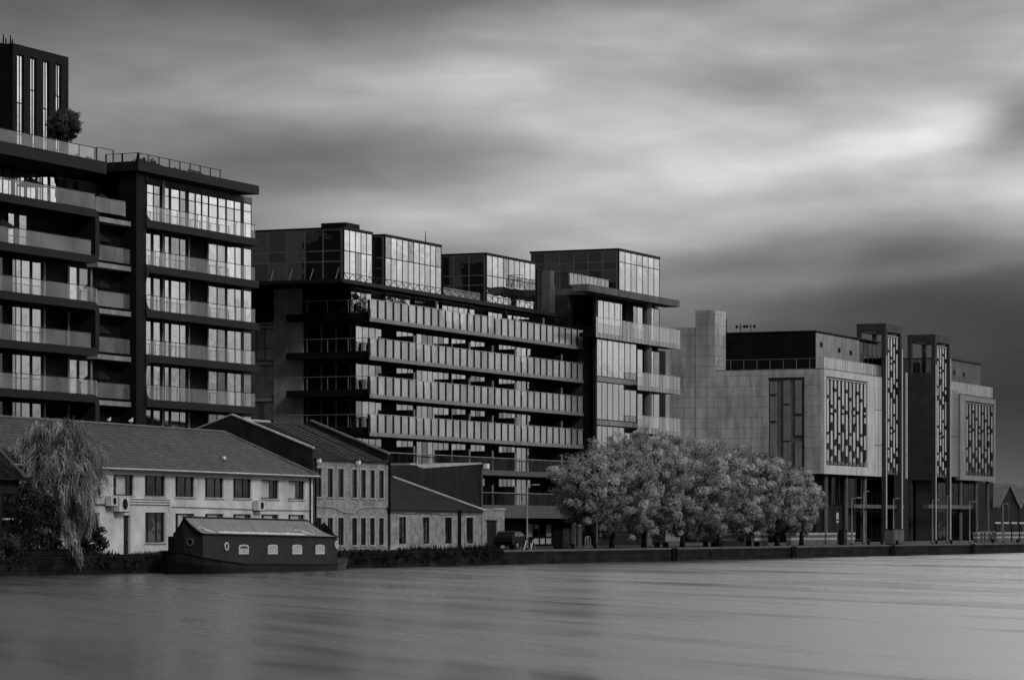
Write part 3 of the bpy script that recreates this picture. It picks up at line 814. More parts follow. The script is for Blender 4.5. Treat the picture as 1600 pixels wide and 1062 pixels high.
for c, segs in ((.13, ((20.6, 18.6), (15.6, 14.2), (12.9, 10.4))), (.5, ((20.6, 17.2), (15.9, 11.8))), (.82, ((20.6, 19.0), (18.4, 15.2), (14.6, 10.2)))):
    c = 1 - c
    for z1, z0 in ((20.4, 18.9), (18.6, 15.7), (15.3, 11.4)) if abs(c - .87) < .1 else (((20.5, 17.7), (17.5, 13.3), (13.1, 10.8)) if abs(c - .5) < .1 else ((20.5, 16.5), (16.1, 13.9), (13.2, 10.1))):
        pn.box(va + (c - .09) * w, va + (c + .09) * w, .14, .3, z0, z1)
pn.build('raised_panel', plain('raised_stone', .2, .7, .2, .5, .2), ro)
fr = MB()
fr.box(-.003, U(1291, 0), -.003, .45, zb - .003, zt + .003); fr.box(U(1291, 0), U(1355.5, 0), 0, .45, 20.95, zt)
fr.box(U(1291, 0), U(1355.5, 0), 0, .45, zb, 10.35); fr.box(U(1355.5, 0), U(1366.5, 0), -.003, .45, zb - .003, zt + .003)
for a, b in ((1367, 1372.3), (1372.9, 1378.3)):
    for z0, z1 in ((zb, 13.2), (13.28, 17.6), (17.68, zt)): fr.box(U(a, 0), U(b, 0), .02, .45, z0, z1)
fr.build('stone_frame', M['fstone'], bc)
fins(bc, Cc, 1291.3, 1355.2, 10.4, 20.9, .1, 11, 3)
m = MB(); m.box(.05, uE, .05, v17, zt, zt + .12); m.build('roof', M['conc'], bc)
balcony(bc, .1, uE, .12, zt + .12, 1.35, 1.05, rail='bpanel', hm='steel', name='roof_railing')
balcony(bc, .2, v17 - .3, .1, zt + .12, 1.2, 1.75, rail='clear', side='L', u=0, hm='steel', name='roof_railing')
# rooftop storey
rv = 2.5; ra, rb = U(1274, rv), U(1342, rv); rz = 26.5
m = MB(); m.box(ra, rb, rv, Cc.v(1129, ra), zt + .12, rz); ro = m.build('rooftop_storey', M['clad'], bc)
m = MB()
for x0, x1 in zip(lin(ra, rb, 12)[:-1], lin(ra, rb, 12)[1:]): m.box(x0 + .03, x1 - .03, rv - .08, rv - .002, zt + .14, rz - .15)
m.build('rib_cladding', M['rib'], ro)
m = MB(); m.box(ra - .1, U(1378, rv), rv - .15, Cc.v(1129, ra) + .1, rz, rz + .15); m.build('roof', M['band'], ro)
for p, z in ((1283, 25.0), (1311, 24.7), (1329, 24.6)):
    m = MB(); x = U(p, rv - .1); m.box(x - .3, x + .3, rv - .2, rv - .081, z - .25, z + .3); m.build('vent', M['black'], ro)
panes(bc, edges_to_pairs(lin(U(1343, rv), U(1378, rv), 5), .2), [zt + .3, rz - 1.8, rz - .3], rv + .1, gm=M['bglass'], bar=.1)
m = MB('L', ra); x = Cc.v(1199, ra); m.box(x - .7, x + .7, -.05, .02, zt + .15, zt + 2.6); m.build('door', M['black'], ro)
# stair tower roof gear
m = MB(); v = Cc.v(1142, 3.9); m.box(4.1, 5.3, v20 + .6, v20 + 1.4, 26.6, 28.4); m.build('roof_plant', M['black'], bc)
for p in (1157, 1173):
    x, v = 3.0, Cc.v(p, 3.0)
    m = MB(); m.tube((x, v, rz), (x, v, rz + 1.1), .05, .04, 5); m.tube((x, v - .5, rz + .75), (x, v + .5, rz + .75), .05, n=5); m.ball((x, v - .5, rz + .75), .16, .16, .22, 6, 4); m.ball((x, v + .5, rz + .75), .16, .16, .22, 6, 4)
    m.build('weather_mast', M['black'], bc)

def open_tower(root, F, pc, pr, pl, v0, ztop, z_left, side_clad):
    u0, u1 = F.u(pc, v0), F.u(pr, v0); v1 = F.v(pl, u0); c = .55
    m = MB()
    for x in (u0, u1 - c):
        for y in (v0, v1 - c): m.box(x, x + c, y, y + c, GZ, ztop - 1.0)
    m.build('tower_column', M['tstone'], root)
    m = MB(); m.box(u0 - .01, u1 + .01, v0 - .01, v0 + c, ztop - 1, ztop); m.box(u0 - .01, u1 + .01, v1 - c, v1 + .01, ztop - 1, ztop)
    m.box(u0 - .01, u0 + c, v0 + c, v1 - c, ztop - 1, ztop - .002); m.box(u1 - c, u1 + .01, v0 + c, v1 - c, ztop - 1, ztop - .002)
    m.build('tower_beam', M['tstone'], root)
    for x in (u0 + .02, u1 - .2):
        m = MB(); m.box(x, x + .22, v0 - .1, v0 - .012, GZ, 25.6 if x > u0 + 1 else 24.5); m.build('pale_fin', M['trim'], root)
    w = MB(); w.box(u0 + c, u1 - c, v0 + .75, v1 - c - .1, 9.6, ztop - 6.6); w.build('lift_shaft', M['clad'], root)
    fins(root, F, pc + (pr - pc) * .12, pc + (pr - pc) * .8, 9.6, ztop - 1.3, v0 + .3, 4, int(pc))
    if side_clad:
        s = MB('L', u0); s.box(v0 + c, v1, -.03, .3, 9.2, z_left); s.build('side_cladding', M['tstone'], root)
    return u0, u1, v1
tu0, tu1, tv1 = open_tower(bc, Cc, 1384, 1409.5, 1338.5, -.5, 28.55, 0, False)
m = MB(); x = U(1415, 0); m.box(x - .14, x + .14, -.2, 0, 9.2, 22.8); m.build('pale_fin', M['trim'], bc)
m = MB(); m.box(tu1 + .1, U(1419, .6), .6, 12, GZ, 24.6); m.build('recess_wall', M['black'], bc)
# columns and base
for p in (1290.5, 1322.5, 1351.5):
    m = MB(); x = U(p, .6); m.tube((x + .1, .7, GZ), (x + .1, .7, zb), .28, .28, 12); m.build('column', M['conc'], bc)
m = MB(); m.box(1.6, uE + 4, 2.6, v50 - 1, GZ, zb); m.build('dark_base', M['black'], bc)
panes(bc, edges_to_pairs(lin(U(1300, 2.4), U(1380, 2.4), 9), .15), [1.5, 5.0, 9.0], 2.48, gm=M['bglass'], bar=.12, vary=.5, name='ground_window')
m = MB(); m.box(U(1338, -.2), U(1416, -.2), .1, .9, 5.3, 5.75); m.build('canopy_beam', M['conc'], bc)
m = MB(); m.box(.2, U(1337, .9), 1.1, 2.4, GZ, 5.6); m.build('podium', M['dbrick'], bc)

# ------------------------------------------------------------------ twin stone block further right
D = Frame(1461, 424, .436); U = D.u
bd = D.root('stone_building', 'farther twin stone block with open-topped tower beside the gabled houses', 'building')
du0, du1, dv1 = open_tower(bd, D, 1461.5, 1485, 1418, 0, 28.5, 23.4, True)
zb = 9.4; pv = .6
m = MB(); m.box(du1 + .05, U(1554, pv), pv + .5, 18, zb, 20.6); m.box(du0 + .6, du1, dv1, 18, zb, 23); m.build('core', M['clad'], bd)
fr = MB()
for a, b in ((1486.5, 1491.7), (1492.2, 1497)):
    for z0, z1 in ((zb + .4, 15.2), (15.28, 21.6)): fr.box(U(a, pv), U(b, pv), pv, pv + .45, z0, z1)
fr.box(U(1500.5, pv - .3), U(1509, pv - .3), pv - .3, pv + .45, zb, 21.0); fr.box(U(1509, pv - .3), U(1553, pv - .3), pv - .297, pv + .45, 20.3, 20.997)
fr.box(U(1509, pv - .3), U(1553, pv - .3), pv - .297, pv + .45, zb + .003, 10.1); fr.box(U(1553, pv - .3), U(1555.5, pv - .3), pv - .3, pv + .45, zb, 21.0)
fr.build('stone_frame', M['vigstone'], bd)
fins(bd, D, 1509.3, 1552.8, 10.15, 20.25, pv - .15, 9, 21, mat=TONED2)
m = MB(); m.box(du1 + .05, U(1551, pv + .2), pv + .2, 16, 21.03, 21.2); m.build('roof', M['conc'], bd)
balcony(bd, du1 + .1, U(1551, pv), pv, 21.2, 1.5, 1.3, rail='rail', hm='steel', name='roof_railing')
ra, rb = U(1480, 3), U(1532, 3)
m = MB(); m.box(ra, rb, 3, 14, 21.2, 26.1); ro = m.build('rooftop_storey', M['conc'], bd)
m = MB(); m.box(ra, rb + .2, 2.85, 14.2, 26.1, 26.3); m.build('roof', M['band'], ro)
for p in (1492, 1507):
    m = MB(); x = U(p, 2.9); m.box(x - .3, x + .3, 2.9, 2.998, 24.0, 24.6); m.build('vent', M['black'], ro)
m = MB(); m.box(du0 - 4, ra, dv1 + 3, 16, 20, 25.6); m.build('rear_storey', M['black'], bd)
for p in (1501.5, 1526, 1544):
    m = MB(); x = U(p, pv + .2); m.tube((x, pv + .3, GZ), (x, pv + .3, zb), .26, .26, 12); m.build('column', M['conc'], bd)
m = MB(); m.box(du0 + 1, U(1552, 3), 3, 18, GZ, zb); m.box(du0 - 12, du0 + .6, 5, 18, GZ, 21); m.build('dark_base', M['black'], bd)
panes(bd, edges_to_pairs(lin(U(1466, 2.8), U(1522, 2.8), 7), .2), [1.5, 5.0, 9.0], 2.88, gm=M['bglass'], bar=.12, vary=.5, name='ground_window')
m = MB(); m.box(U(1455, -.2), U(1522, -.2), .15, .9, 5.45, 5.95); m.build('canopy_beam', M['conc'], bd)
m = MB(); m.box(U(1524, .8), U(1560, .8), .8, 4, GZ, 5.5); m.build('podium', M['dbrick'], bd)

# ------------------------------------------------------------------ gabled brick houses at the far right
def house_window(root, F, a, b, z0, z1, v=0.0, mull=(), sill=True, trim=None, curt=None, depth=.14, name='window', bars=1):
    """joinery set in a wall: frame, pane(s), sill"""
    f = MB(); w = .06
    f.box(a, a + w, v + depth - .05, v + depth + .04, z0, z1); f.box(b - w, b, v + depth - .05, v + depth + .04, z0, z1)
    f.box(a + w, b - w, v + depth - .045, v + depth + .035, z1 - w, z1); f.box(a + w, b - w, v + depth - .045, v + depth + .035, z0, z0 + w)
    for q in mull: x = a + (b - a) * q; f.box(x - .035, x + .035, v + depth - .048, v + depth + .03, z0 + w, z1 - w)
    if bars > 1: f.box(a + w, b - w, v + depth - .04, v + depth + .03, (z0 + z1) / 2 - .03, (z0 + z1) / 2 + .03)
    o = f.build(name, M['wood'], root)
    p = MB(); e = [0] + list(mull) + [1]
    for q0, q1 in zip(e[:-1], e[1:]):
        p.poly([(a + (b - a) * q0, v + depth, z0), (a + (b - a) * q1, v + depth, z0), (a + (b - a) * q1, v + depth, z1), (a + (b - a) * q0, v + depth, z1)], .6 + .4 * rng.random())
    p.build('pane', M['hglass'], o)
    if curt:
        c = MB(); x0, x1 = a + (b - a) * curt[0], a + (b - a) * curt[1]; n = 8
        xs = lin(x0, x1, n)
        for k in range(n): c.poly([(xs[k], v + depth - .008 - .006 * (k % 2), z0 + .08), (xs[k + 1], v + depth - .008 - .006 * ((k + 1) % 2), z0 + .08), (xs[k + 1], v + depth - .008 - .006 * ((k + 1) % 2), z1 - .08), (xs[k], v + depth - .008 - .006 * (k % 2), z1 - .08)])
        c.build('blind', M['curtain'], o)
    if sill:
        s = MB(); s.box(a - .08, b + .08, v - .08, v + depth, z0 - .1, z0 - .003); s.build('sill', M['cope'], o)
    if trim:
        t = MB(); t.box(a - trim, a - .003, v - .025, v + .1, z0, z1 + trim); t.box(b + .003, b + trim, v - .025, v + .1, z0, z1 + trim); t.box(a - .003, b + .003, v - .022, v + .1, z1 + .003, z1 + trim - .003)
        t.build('surround', M['cope'], o)
    return o
def wall_with_holes(mb, a0, a1, z0, z1, holes, d0=0.0, d1=.3):
    """front wall slab split round its openings: holes (a, b, z0, z1)"""
    xs = sorted({a0, a1, *[h[0] for h in holes], *[h[1] for h in holes]})
    for x0, x1 in zip(xs[:-1], xs[1:]):
        if x1 - x0 < 1e-4: continue
        hs = sorted([(h[2], h[3]) for h in holes if h[0] <= x0 + 1e-5 and h[1] >= x1 - 1e-5])
        z = z0
        for p, q in hs:
            if p > z + 1e-4: mb.poly([(x0, d0, z), (x1, d0, z), (x1, d0, p), (x0, d0, p)])
            z = q
        if z1 > z + 1e-4: mb.poly([(x0, d0, z), (x1, d0, z), (x1, d0, z1), (x0, d0, z1)])
    for a, b, p, q in holes:                                  # reveals
        mb.poly([(a, d0, p), (a, d1, p), (a, d1, q), (a, d0, q)]); mb.poly([(b, d0, p), (b, d0, q), (b, d1, q), (b, d1, p)])
        mb.poly([(a, d0, q), (a, d1, q), (b, d1, q), (b, d0, q)]); mb.poly([(a, d0, p), (b, d0, p), (b, d1, p), (a, d1, p)])

Gf = Frame(1558, 462, .436)
for k, (p0, pp, p1) in enumerate(((1558, 1575.5, 1591.5), (1592.3, 1609, 1625), (1626, 1642, 1657))):
    if k == 2: break
    a, c, b = Gf.u(p0), Gf.u(pp), Gf.u(p1)
    gb = Gf.root('gabled_house', ['dark gabled brick house, first right of the stone blocks', 'dark gabled brick house cut by the right photo edge'][k], 'house', a, 0, GZ, 'gabled houses at the end of the quay')
    ze, zp_ = 5.6, 8.95
    m = MB(); m.prism([(a + .1, GZ), (b - .1, GZ), (b - .1, ze), (c, zp_), (a + .1, ze)], 0, 20); m.build('wall', M['dbrick'], gb)
    r = MB()
    r.prism([(a - .15, ze), (c, zp_ + .12), (c, zp_ + .4), (a - .15, ze + .3)], -.3, 20.2); r.prism([(c, zp_ + .12), (b + .15, ze), (b + .15, ze + .3), (c, zp_ + .4)], -.3, 20.2); r.build('roof', plain('pale_slate', .15, .7, .3, .6, .2, .3, brick=(.4, .3, .6, .03, .2)), gb)
    w = MB(); w.box(c - .9, c + .5, -.06, .0, 3.6, 6.4); wo = w.build('window', M['wood'], gb)
    w = MB(); w.box(c - .8, c + .4, -.08, -.065, 3.7, 6.3, .3); w.build('pane', M['hglass'], wo)
    w = MB(); w.box(a + 1.5, a + 4, -.06, 0, GZ, 3.4); w.build('door', M['wood'], gb)

# ------------------------------------------------------------------ white house
W = Frame(145, 203, .35); U = W.u
bw = W.root('white_house', 'long low white rendered house with grey slate roof behind the barge', 'house')
uLh, uRh = U(-70), U(489); ze = 6.68
UPW = [(134, 160), (177, 209), (226.5, 258.5), (274, 304), (320.5, 349.5), (364.5, 393), (408.5, 435.5), (450.5, 476)]
LOW = [(138, 156), (274, 304), (320.5, 349.5), (364.5, 393), (408.5, 435.5), (450.5, 476)]
holes = [(U(a), U(b), 4.92, 6.27) for a, b in UPW] + [(U(a), U(b), 1.9, 3.8) for a, b in LOW] + [(U(227), U(258.5), 1.87, 3.85), (U(193), U(203.5), GZ, 3.65)]
m = MB(); wall_with_holes(m, uLh, uRh, GZ - .1, ze, holes)
m.poly([(uRh, 0, GZ), (uRh, 9, GZ), (uRh, 9, ze), (uRh, 0, ze)]); m.build('wall', M['render'], bw)
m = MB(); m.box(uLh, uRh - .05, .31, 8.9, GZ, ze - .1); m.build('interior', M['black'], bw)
for k, (a, b) in enumerate(UPW):
    house_window(bw, W, U(a), U(b), 4.92, 6.27, mull=(.2, .7) if k < 2 else (.18, .62) if k < 6 else (.55, .82), curt={1: (.22, .68), 6: (.04, .54), 7: (.04, .54)}.get(k), depth=.16)
for k, (a, b) in enumerate(LOW):
    house_window(bw, W, U(a), U(b), 1.9, 3.8, mull=(.2, .75), curt=(.22, .73) if k else None, depth=.16)
house_window(bw, W, U(227), U(258.5), 1.87, 3.85, mull=(.22, .65), depth=.18)
m = MB(); m.box(U(193) + .02, U(203.5) - .02, .15, .2, GZ, 3.63); do = m.build('door', M['wood'], bw)
m = MB(); m.ball((U(203.5) - .15, .12, 2.1), .05, .05, .05, 6, 4); m.build('handle', M['steel'], do)
vr = 4.5; zr = 9.78; ur = U(350, vr)
r = MB(); o_ = .35
r.poly([(uLh, -o_, ze), (uRh + o_, -o_, ze), (ur, vr, zr), (uLh, vr, zr)]); r.poly([(uRh + o_, -o_, ze), (uRh + o_, 9.3, ze), (ur, vr, zr)])
r.poly([(uRh + o_, 9.3, ze), (uLh, 9.3, ze), (uLh, vr, zr), (ur, vr, zr)]); r.poly([(uLh, -o_, ze - .02), (uLh, 9.3, ze - .02), (uRh + o_, 9.3, ze - .02), (uRh + o_, -o_, ze - .02)])
ro = r.build('roof', M['slate'], bw)
r = MB()
for k in range(70):
    x0 = uLh + (ur - uLh) * k / 70; x1 = uLh + (ur - uLh) * (k + .94) / 70; r.tube((x0, vr, zr + .02), (x1, vr, zr + .02), .11, n=6)
n = 26
for k in range(n):
    p = Vector((ur, vr, zr + .02)).lerp(Vector((uRh + o_, -o_, ze + .03)), k / n); q = Vector((ur, vr, zr + .02)).lerp(Vector((uRh + o_, -o_, ze + .03)), (k + .92) / n); r.tube(tuple(p), tuple(q), .11, n=6)
r.build('ridge_tile', M['conc'], ro)
r = MB(); r.tube((uLh, -.43, ze - .06), (uRh + .3, -.43, ze - .06), .085, n=8); r.build('gutter', M['fascia'], bw)
r = MB(); r.tube((U(483), -.1, ze - .1), (U(483), -.1, GZ), .06, n=6); r.build('downpipe', M['black'], bw)
r = MB(); r.tube((U(140), -.08, 4.36), (U(168), -.08, 4.33), .05, n=5); r.build('pipe', M['fascia'], bw)
r = MB()
for dz in (0, .17, .34): r.tube((U(201), -.08, 4.40 + dz), (U(264), -.08, 4.40 + dz), .042, n=5)
r.tube((U(264), -.08, 4.74), (U(264), -.08, 3.9), .06, n=5); r.build('pipe_run', M['trim'], bw); r = MB(); r.path([(U(264), -.06, 4.25), (U(330), -.06, 4.2), (U(400), -.06, 4.12), (U(486), -.06, 4.1)], .022, 4)
r.build('cable', M['band'], bw)
o = W.root('roof_lamp', 'small white globe lamp on the slate roof of the white house', 'lamp', U(350, .9), .9, 7.5)
s = MB(); s.ball((0, 0, .2), .14, .14, .15); s2 = s.build('globe', M['white'], None); s2.parent = o
s = MB(); s.tube((0, 0, -.05), (0, 0, .1), .04); s2 = s.build('stem', M['black'], None); s2.parent = o
def ac_unit(pl, pr, z0, z1, label):
    a, b = U(pl, -.4), U(pr, -.4); o = W.root('air_conditioner', label, 'air conditioner', a, 0, z0, 'air conditioning units on the white house')
    w, h = b - a, z1 - z0
    s = MB(); s.box(0, w, -.48, -.08, 0, h); s2 = s.build('casing', plain('ac_casing', .5, .6, .1), None); s2.parent = o
    s = MB(); n = 16; c = (w * .55, h * .5); rr = h * .38
    s.prism([(c[0] + rr * math.cos(2 * math.pi * k / n), c[1] + rr * math.sin(2 * math.pi * k / n)) for k in range(n)], -.5, -.478); f = s.build('fan_grille', M['black'], None); f.parent = o
    s = MB()
    for k in range(5):
        t = k * 2 * math.pi / 5; s.tube((c[0], -.51, c[1]), (c[0] + rr * .9 * math.cos(t), -.51, c[1] + rr * .9 * math.sin(t)), .02, n=4)
    s2 = s.build('fan_blade', M['band'], None); s2.parent = f
    for x in (.1, w - .15):
        s = MB(); s.box(x, x + .05, -.5, 0, -.06, -.005); s2 = s.build('bracket', M['black'], None); s2.parent = o
ac_unit(172, 182, W.z(790, U(172)), W.z(775, U(172)), 'smaller air conditioner, left of the pair on the white wall')
ac_unit(185, 201, W.z(799, U(190)), W.z(776, U(190)), 'larger air conditioner, right of the pair above the door')
ac_unit(402, 413, W.z(797, U(405)), W.z(782, U(405)), 'lone air conditioner under the upper windows near the barge middle')
# seagulls
for p, l, f in ((170.6, 'seagull standing on the white house ridge, left of the two', .9), (204.7, 'seagull facing the wind on the white house ridge, right of the two', 1.1)):
    o = W.root('seagull', l, 'bird', U(p, vr), vr, zr + .12, 'seagulls on the slate ridge')
    s = MB(); s.ball((0, 0, .2), .22, .1, .11, 10, 6); s.ball((.18, 0, .34), .07, .065, .07, 8, 5); s.tube((.12, 0, .24), (.18, 0, .33), .07, .05, 7); s.tube((.24, 0, .34), (.32, 0, .32), .02, .006, 5); s.tube((-.18, 0, .2), (-.38, 0, .16), .06, .015, 5)
    s.tube((0, .04, .12), (0, .04, 0), .012); s.tube((0, -.04, .12), (0, -.04, 0), .012)
    s2 = s.build('body', plain('gull_feathers', .6, .8, .2), None, smooth=True); s2.parent = o; o.scale = (f, f, f)

# ------------------------------------------------------------------ brick house with parapet gables
K = Frame(490, 240, .42); U = K.u
bk = K.root('brick_house', 'worn brick house with tall narrow paired windows and sloping parapet gables', 'house')
uRk = U(607.5); ze = 8.05
UK = [(494.3, 502.6), (511.5, 520.3), (528, 537), (549.8, 558), (563.6, 571.8), (578, 585.6), (592, 599.8)]
holes = [(U(a), U(b), 5.16, 7.33) for a, b in UK] + [(U(a), U(b), 1.5, 3.6) for a, b in UK]
m = MB(); wall_with_holes(m, 0, uRk, GZ - .1, ze, holes); m.build('wall', M['brick'], bk)
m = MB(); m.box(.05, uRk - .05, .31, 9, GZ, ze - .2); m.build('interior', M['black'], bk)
vR = K.v(365, 0); zR = K.z(656, 0, vR); vB = K.v(330, 0)
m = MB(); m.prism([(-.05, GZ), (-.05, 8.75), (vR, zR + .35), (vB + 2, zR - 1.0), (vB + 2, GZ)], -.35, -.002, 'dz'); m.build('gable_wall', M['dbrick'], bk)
m = MB(); m.prism([(-.1, 8.755), (-.1, 8.87), (vR, zR + .47), (vR, zR + .36)], -.4, .05, 'dz'); m.prism([(vR, zR + .36), (vR, zR + .47), (vB + 2, zR - .88), (vB + 2, zR - .99)], -.4, .05, 'dz'); m.build('coping', M['cope'], bk)
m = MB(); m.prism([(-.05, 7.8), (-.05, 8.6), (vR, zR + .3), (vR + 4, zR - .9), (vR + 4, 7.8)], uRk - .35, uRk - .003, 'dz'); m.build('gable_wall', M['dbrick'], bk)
m = MB(); m.prism([(-.12, 8.605), (-.12, 8.75), (vR, zR + .45), (vR, zR + .305)], uRk - .42, uRk + .06, 'dz'); m.build('coping', M['conc'], bk)
r = MB(); r.poly([(0, -.25, ze - .05), (uRk - .4, -.25, ze - .05), (uRk - .4, vR, zR), (0, vR, zR)]); r.poly([(uRk - .4, vR, zR), (uRk - .4, vR + 5, zR - 1.8), (0, vR + 5, zR - 1.8), (0, vR, zR)]); ro = r.build('roof', M['dslate'], bk)
r = MB()
for q in (.42, .5, .58, .66, .8, .87):
    x = uRk * q; r.prism([(-.2, ze + .0), (-.2, ze + .06), (vR, zR + .06), (vR, zR)], x - .06, x + .06, 'dz')
r.build('roof_batten', M['conc'], ro)
r = MB(); r.tube((.05, vR, zR + .03), (uRk * .45, vR, zR + .03), .12, n=6); r.build('ridge_tile', M['cope'], ro)
for i, (a, b) in enumerate(UK):
    house_window(bk, K, U(a), U(b), 5.16, 7.33, trim=.13, depth=.12, bars=2); house_window(bk, K, U(a), U(b), 1.5, 3.6, trim=.13, depth=.12, mull=(.5,))
r = MB(); r.tube((.12, -.12, ze), (.12, -.12, GZ), .07, n=6); r.build('downpipe', M['black'], bk)
r = MB(); r.tube((uRk - .12, -.12, ze), (uRk - .12, -.12, GZ), .09, n=6); r.build('downpipe', M['black'], bk)
zz = 4.45
r = MB(); r.path([(.3, -.05, zz), (U(520), -.05, zz - .05), (U(532), -.06, zz - .35), (U(540), -.06, zz - .47), (U(550), -.06, zz - .45), (U(560), -.05, zz - .15), (U(572), -.05, zz), (uRk - .3, -.05, zz + .02)], .035, 5); r.build('cable', M['cope'], bk)
for p, l in ((493.5, 'white floodlight at the top left of the brick wall'), (555, 'white floodlight at the top middle of the brick wall')):
    o = K.root('floodlight', l, 'wall lamp', U(p), 0, 7.75, 'floodlights on the brick house')
    s = MB(); s.box(-.17, .17, -.4, -.12, 0, .25); s2 = s.build('housing', M['white'], None); s2.parent = o
    s = MB(); s.box(-.04, .04, -.12, 0, .08, .16); s2 = s.build('bracket', M['black'], None); s2.parent = o

# ------------------------------------------------------------------ low house, yard wall, doorway
N = Frame(608.5, 252, .42); U = N.u
bn_ = N.root('low_house', 'single storey rendered house with dark hipped roof right of the brick house', 'house')
uRn = U(752); ze = 4.32
LN = [(623, 634.5), (660, 671), (695, 706), (728.5, 739.5)]
holes = [(U(a), U(b), 1.55, 3.7) for a, b in LN]
m = MB(); wall_with_holes(m, .05, uRn, GZ - .1, ze, holes); m.build('wall', M['grubby'], bn_)
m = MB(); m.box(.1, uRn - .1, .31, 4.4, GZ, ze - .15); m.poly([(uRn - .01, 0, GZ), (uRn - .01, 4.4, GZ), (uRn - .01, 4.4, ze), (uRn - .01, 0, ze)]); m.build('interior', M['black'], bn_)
m = MB(); prev = .05
m.box(.06, U(713), -.05, 0, GZ - .1, 1.45); m.box(U(719), uRn, -.05, 0, GZ - .1, 1.45); m.build('plinth', M['cope'], bn_)
for a, b in LN: house_window(bn_, N, U(a), U(b), 1.55, 3.7, trim=.14, depth=.1, mull=(.5,))
m = MB(); m.tube((U(716), -.12, ze), (U(716), -.12, GZ), .16, n=8); m.build('downpipe', M['black'], bn_)
m = MB(); m.path([(.2, -.04, 4.05), (U(640), -.05, 3.95), (U(665), -.05, 4.05), (U(690), -.05, 3.92), (uRn, -.04, 4.0)], .025, 4); m.build('cable', M['conc'], bn_)
vt = 3.9; ut = U(611, vt); zt = N.z(745, ut, vt)
r = MB(); r.poly([(-.2, -.25, ze - .08), (uRn + .15, -.25, ze - .08), (ut + .3, vt, zt), (-.2, vt, zt)]); r.poly([(uRn + .15, -.25, ze - .08), (uRn + .15, vt, ze - .08), (ut + .3, vt, zt)]); ro = r.build('roof', M['dslate'], bn_)
r = MB(); p0, p1 = Vector((ut + .3, vt, zt + .03)), Vector((uRn + .2, -.28, ze - .02))
for k in range(24): r.tube(tuple(p0.lerp(p1, k / 24)), tuple(p0.lerp(p1, (k + .93) / 24)), .1, n=6)
r.build('ridge_tile', M['cope'], ro)
yw = N.root('yard_building', 'blank dark brick building with pale coping behind the low house', 'building', ut, vt + .4)
vy = vt + .4; ue = U(752, vy); zy = N.z(734, ut, vy)
m = MB(); ux = U(640, vy); u2 = U(660, vy)
m.prism([(ut, GZ), (ue, GZ), (ue, zy + .85), (u2, zy + .25), (U(650, vy), zy + .5), (ux, zy + .5), (ut, zy)], vy, vy + 5); m.build('wall', M['dbrick'], yw)
m = MB(); m.prism([(u2, zy + .255), (ue, zy + .855), (ue, zy + .97), (u2, zy + .37)], vy - .08, vy + 5.1); m.box(ux, U(650, vy), vy - .08, vy + 5.1, zy + .505, zy + .65); m.build('coping', M['cope'], yw)
m = MB(); m.tube((ue - .1, vy - .1, GZ), (ue - .1, vy - .1, zy + .6), .08, n=6); m.build('downpipe', M['conc'], yw)
o = N.root('wall_lamp', 'square white lamp box at the top right corner of the blank brick building', 'wall lamp', U(756.5, vy), vy - .1, zy + .35)
s_ = MB(); s_.box(-.26, .26, -.3, .05, .1, .55); s2 = s_.build('housing', M['white'], None); s2.parent = o
s_ = MB(); s_.box(-.9, .1, .051, .11, .25, .33); s2 = s_.build('bracket', M['black'], None); s2.parent = o
dw = N.root('doorway', 'pale rendered freestanding doorway with dark opening beside the low house', 'gateway', U(752.5), 0)
m = MB(); a, b, c, d = U(752.6), U(757.5), U(776), U(787.5)
m.box(a, b, -.05, .12, GZ, 3.5); m.box(c, d, -.05, .12, GZ, 3.5); m.box(a, d, -.053, .123, 3.5, 4.35); m.build('frame', M['grubby'], dw)
m = MB(); m.box(a - .02, a + 1.5, -.12, .2, 4.35, 4.47); m.box(c - .9, d + .05, -.12, .2, 4.355, 4.52); m.build('coping', M['cope'], dw)
m = MB(); m.box(b, c, .06, .1, GZ, 3.49); m.build('door', M['wood'], dw)
m = MB(); m.box(b + .25, b + .5, .03, .058, 1.6, 2.8); m.box(b + .3, b + .42, .025, .057, 2.8, 3.4); m.build('torn_notice', M['cope'], dw)

# ------------------------------------------------------------------ small dark cottage at the left edge
H = Frame(-60, W.xy(W.u(-60), 0)[1], .35); U = H.u
bh = H.root('cottage', 'dark creeper covered cottage at the left photo edge', 'house', 0, -1.6)
a, b = 0, U(30, -1.6)
m = MB(); m.box(a, b, -1.6, -.06, GZ, 5.7); m.build('wall', M['dbrick'], bh)
m = MB(); m.prism([(-2.0, 5.65), (-.05, 5.65), (-.05, 7.5)], a - .2, b + .2, 'dz'); m.build('roof', M['dslate'], bh)
m = MB(); m.prism([(-2.05, 5.65), (-.05, 7.52), (-.05, 7.64), (-2.1, 5.75)], b + .2, b + .34, 'dz'); m.build('bargeboard', M['conc'], bh)
house_window(bh, H, U(3, -1.6), U(17, -1.6), 3.4, 4.9, v=-1.8, sill=True)

# ------------------------------------------------------------------ barge
O = Frame(317, 198, .45); U = O.u
bo = O.root('canal_barge', 'black wide canal barge with grey canvas roof moored in front of the white house', 'boat', 0, 0, 0)
uS = U(530)
